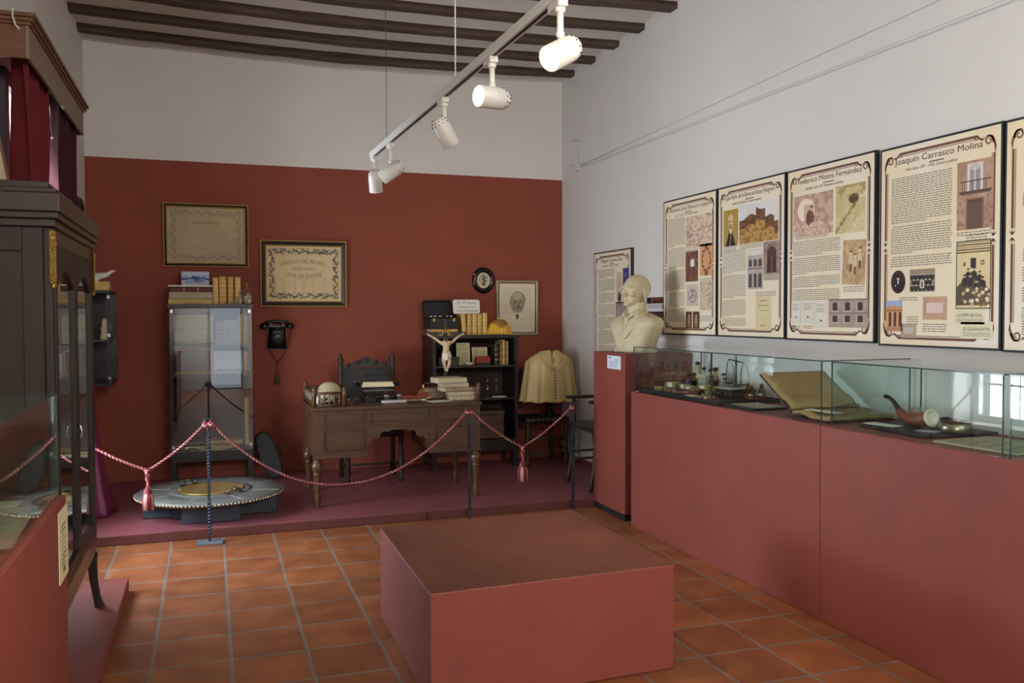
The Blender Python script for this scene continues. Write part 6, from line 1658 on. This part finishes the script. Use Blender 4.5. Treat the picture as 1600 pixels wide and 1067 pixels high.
sheet('oval_note', 'small pale note lying on the mount board before the tin', 'card', (3.12, 3.16, ZM), .06, .09, .3, None, base=mat('bluish_note', (150, 156, 176), .6))
t = thing('oval_tin', 'round silvery tobacco tin filled with brown tobacco on the mount board', 'tin', (3.22, 3.105, ZM))
m = MB(); m.lathe([(.0, .001), (.062, .001), (.066, .006), (.066, .04), (.063, .042), (.060, .04), (.060, .012), (0, .011)], (0,0,0), 36, sy=1.15); m.build('tin_body', mat('aged_tin', (150, 142, 120), .3, .9), t)
MB().lathe([(.059, .0125), (.059, .041), (.045, .049), (.02, .052), (0, .051)], (0,0,0), 30, sy=1.15).build('tobacco', mat('brown_tobacco', (84, 54, 42), .9, var=.3, scale=60, bump=.6, bscale=140), t)
a = Art(70, 90, (190, 180, 148)).noise(6, 12); U, V = a.U, a.V
for k in range(26): a.put((np.abs(V-.06-k*.035-.01*np.sin(U*6+k)) < .010)&(U > .06)&(U < .94)&(fbm(U, V, 26, k) > .32), (96, 94, 84), .85)
t = thing('newspaper_page', 'yellowed printed newspaper page curling at the edge in the near showcase', 'newspaper', (3.16, 2.80, ZS2), .06)
MB().box(-.17, .17, -.2, .2, 0, .006).build('folded_sheet', PAPER, t); pic(a, 'printed_page', .335, .395, t, (0, 0, .0072), (-PI/2, 0, 0))
sheet('printed_sheet', 'second printed sheet in the nearest showcase at the right picture edge', 'document', (3.15, 2.3, ZS2), .3, .36, .1, text_art())
sheet('white_paper', 'white paper sheet beside the newspaper page at the right picture edge', 'paper', (3.28, 2.50-.03, ZS2+.004), .1, .05, .3, None, base=PAPERW)

# ------------------------------------------------------------------ light: daylight through the windows and door, the track lamps, plus added fill lights
def area(name, loc, rot, sx, sy, e, c):
    l = bpy.data.lights.new(name, 'AREA'); l.shape = 'RECTANGLE'; l.size = sx; l.size_y = sy; l.energy = e; l.color = c
    o = bpy.data.objects.new(name, l); COL.objects.link(o); o.location = loc; o.rotation_euler = rot; return o
area('daylight_window_1', (XL-.6, 5.85, 1.55), (0, -PI/2, 0), 2.3, 1.7, 285, (.82, .89, 1))
area('added_uplight_1', (XL-.9, 5.85, .45), (0, -PI*.62, 0), 1.0, 2.2, 120, (.88, .93, 1))  # added uplight, brightens the ceiling and right wall
area('daylight_window_2', (XL-.6, -1.5, 1.65), (0, -PI/2, 0), 2.3, 2.0, 190, (.92, .96, 1))
area('added_uplight_2', (XL-.9, -1.5, .45), (0, -PI*.70, 0), 1.2, 2.4, 560, (.94, .97, 1))  # added uplight, lifts the upper walls and general ambience
area('daylight_door', ((DOOR[0]+DOOR[1])/2, YN-.5, 1.2), (PI/2, 0, 0), .9, 2.3, 4.5, (.92, .96, 1))
area('added_near_wall_fill', (1.9, YN-.45, 3.3), (PI/2, 0, 0), 2.0, .8, 130, (1, .95, .88))  # unseen fill added behind the camera for faces turned this way
l = bpy.data.lights.new('added_rear_spot', 'SPOT'); l.energy = 95; l.color = (1, .84, .64); l.spot_size = math.radians(48); l.spot_blend = 1; l.shadow_soft_size = .12  # unseen spot added to warm the middle of the back wall
o = bpy.data.objects.new('added_rear_spot', l); COL.objects.link(o); o.location = (1.02, 1.1, 2.42); o.rotation_euler = Vector((1.7, 7.3, .62)).to_track_quat('-Z', 'Y').to_euler()
w = bpy.data.worlds.new('sky'); SC.world = w; w.use_nodes = True
bg = w.node_tree.nodes['Background']; bg.inputs['Color'].default_value = (.75, .85, 1, 1); bg.inputs['Strength'].default_value = 1.0
SC.view_settings.view_transform = 'Standard'; SC.view_settings.look = 'None'; SC.view_settings.exposure = .5
SC.cycles.max_bounces = 10; SC.cycles.transparent_max_bounces = 24; SC.cycles.use_denoising = True
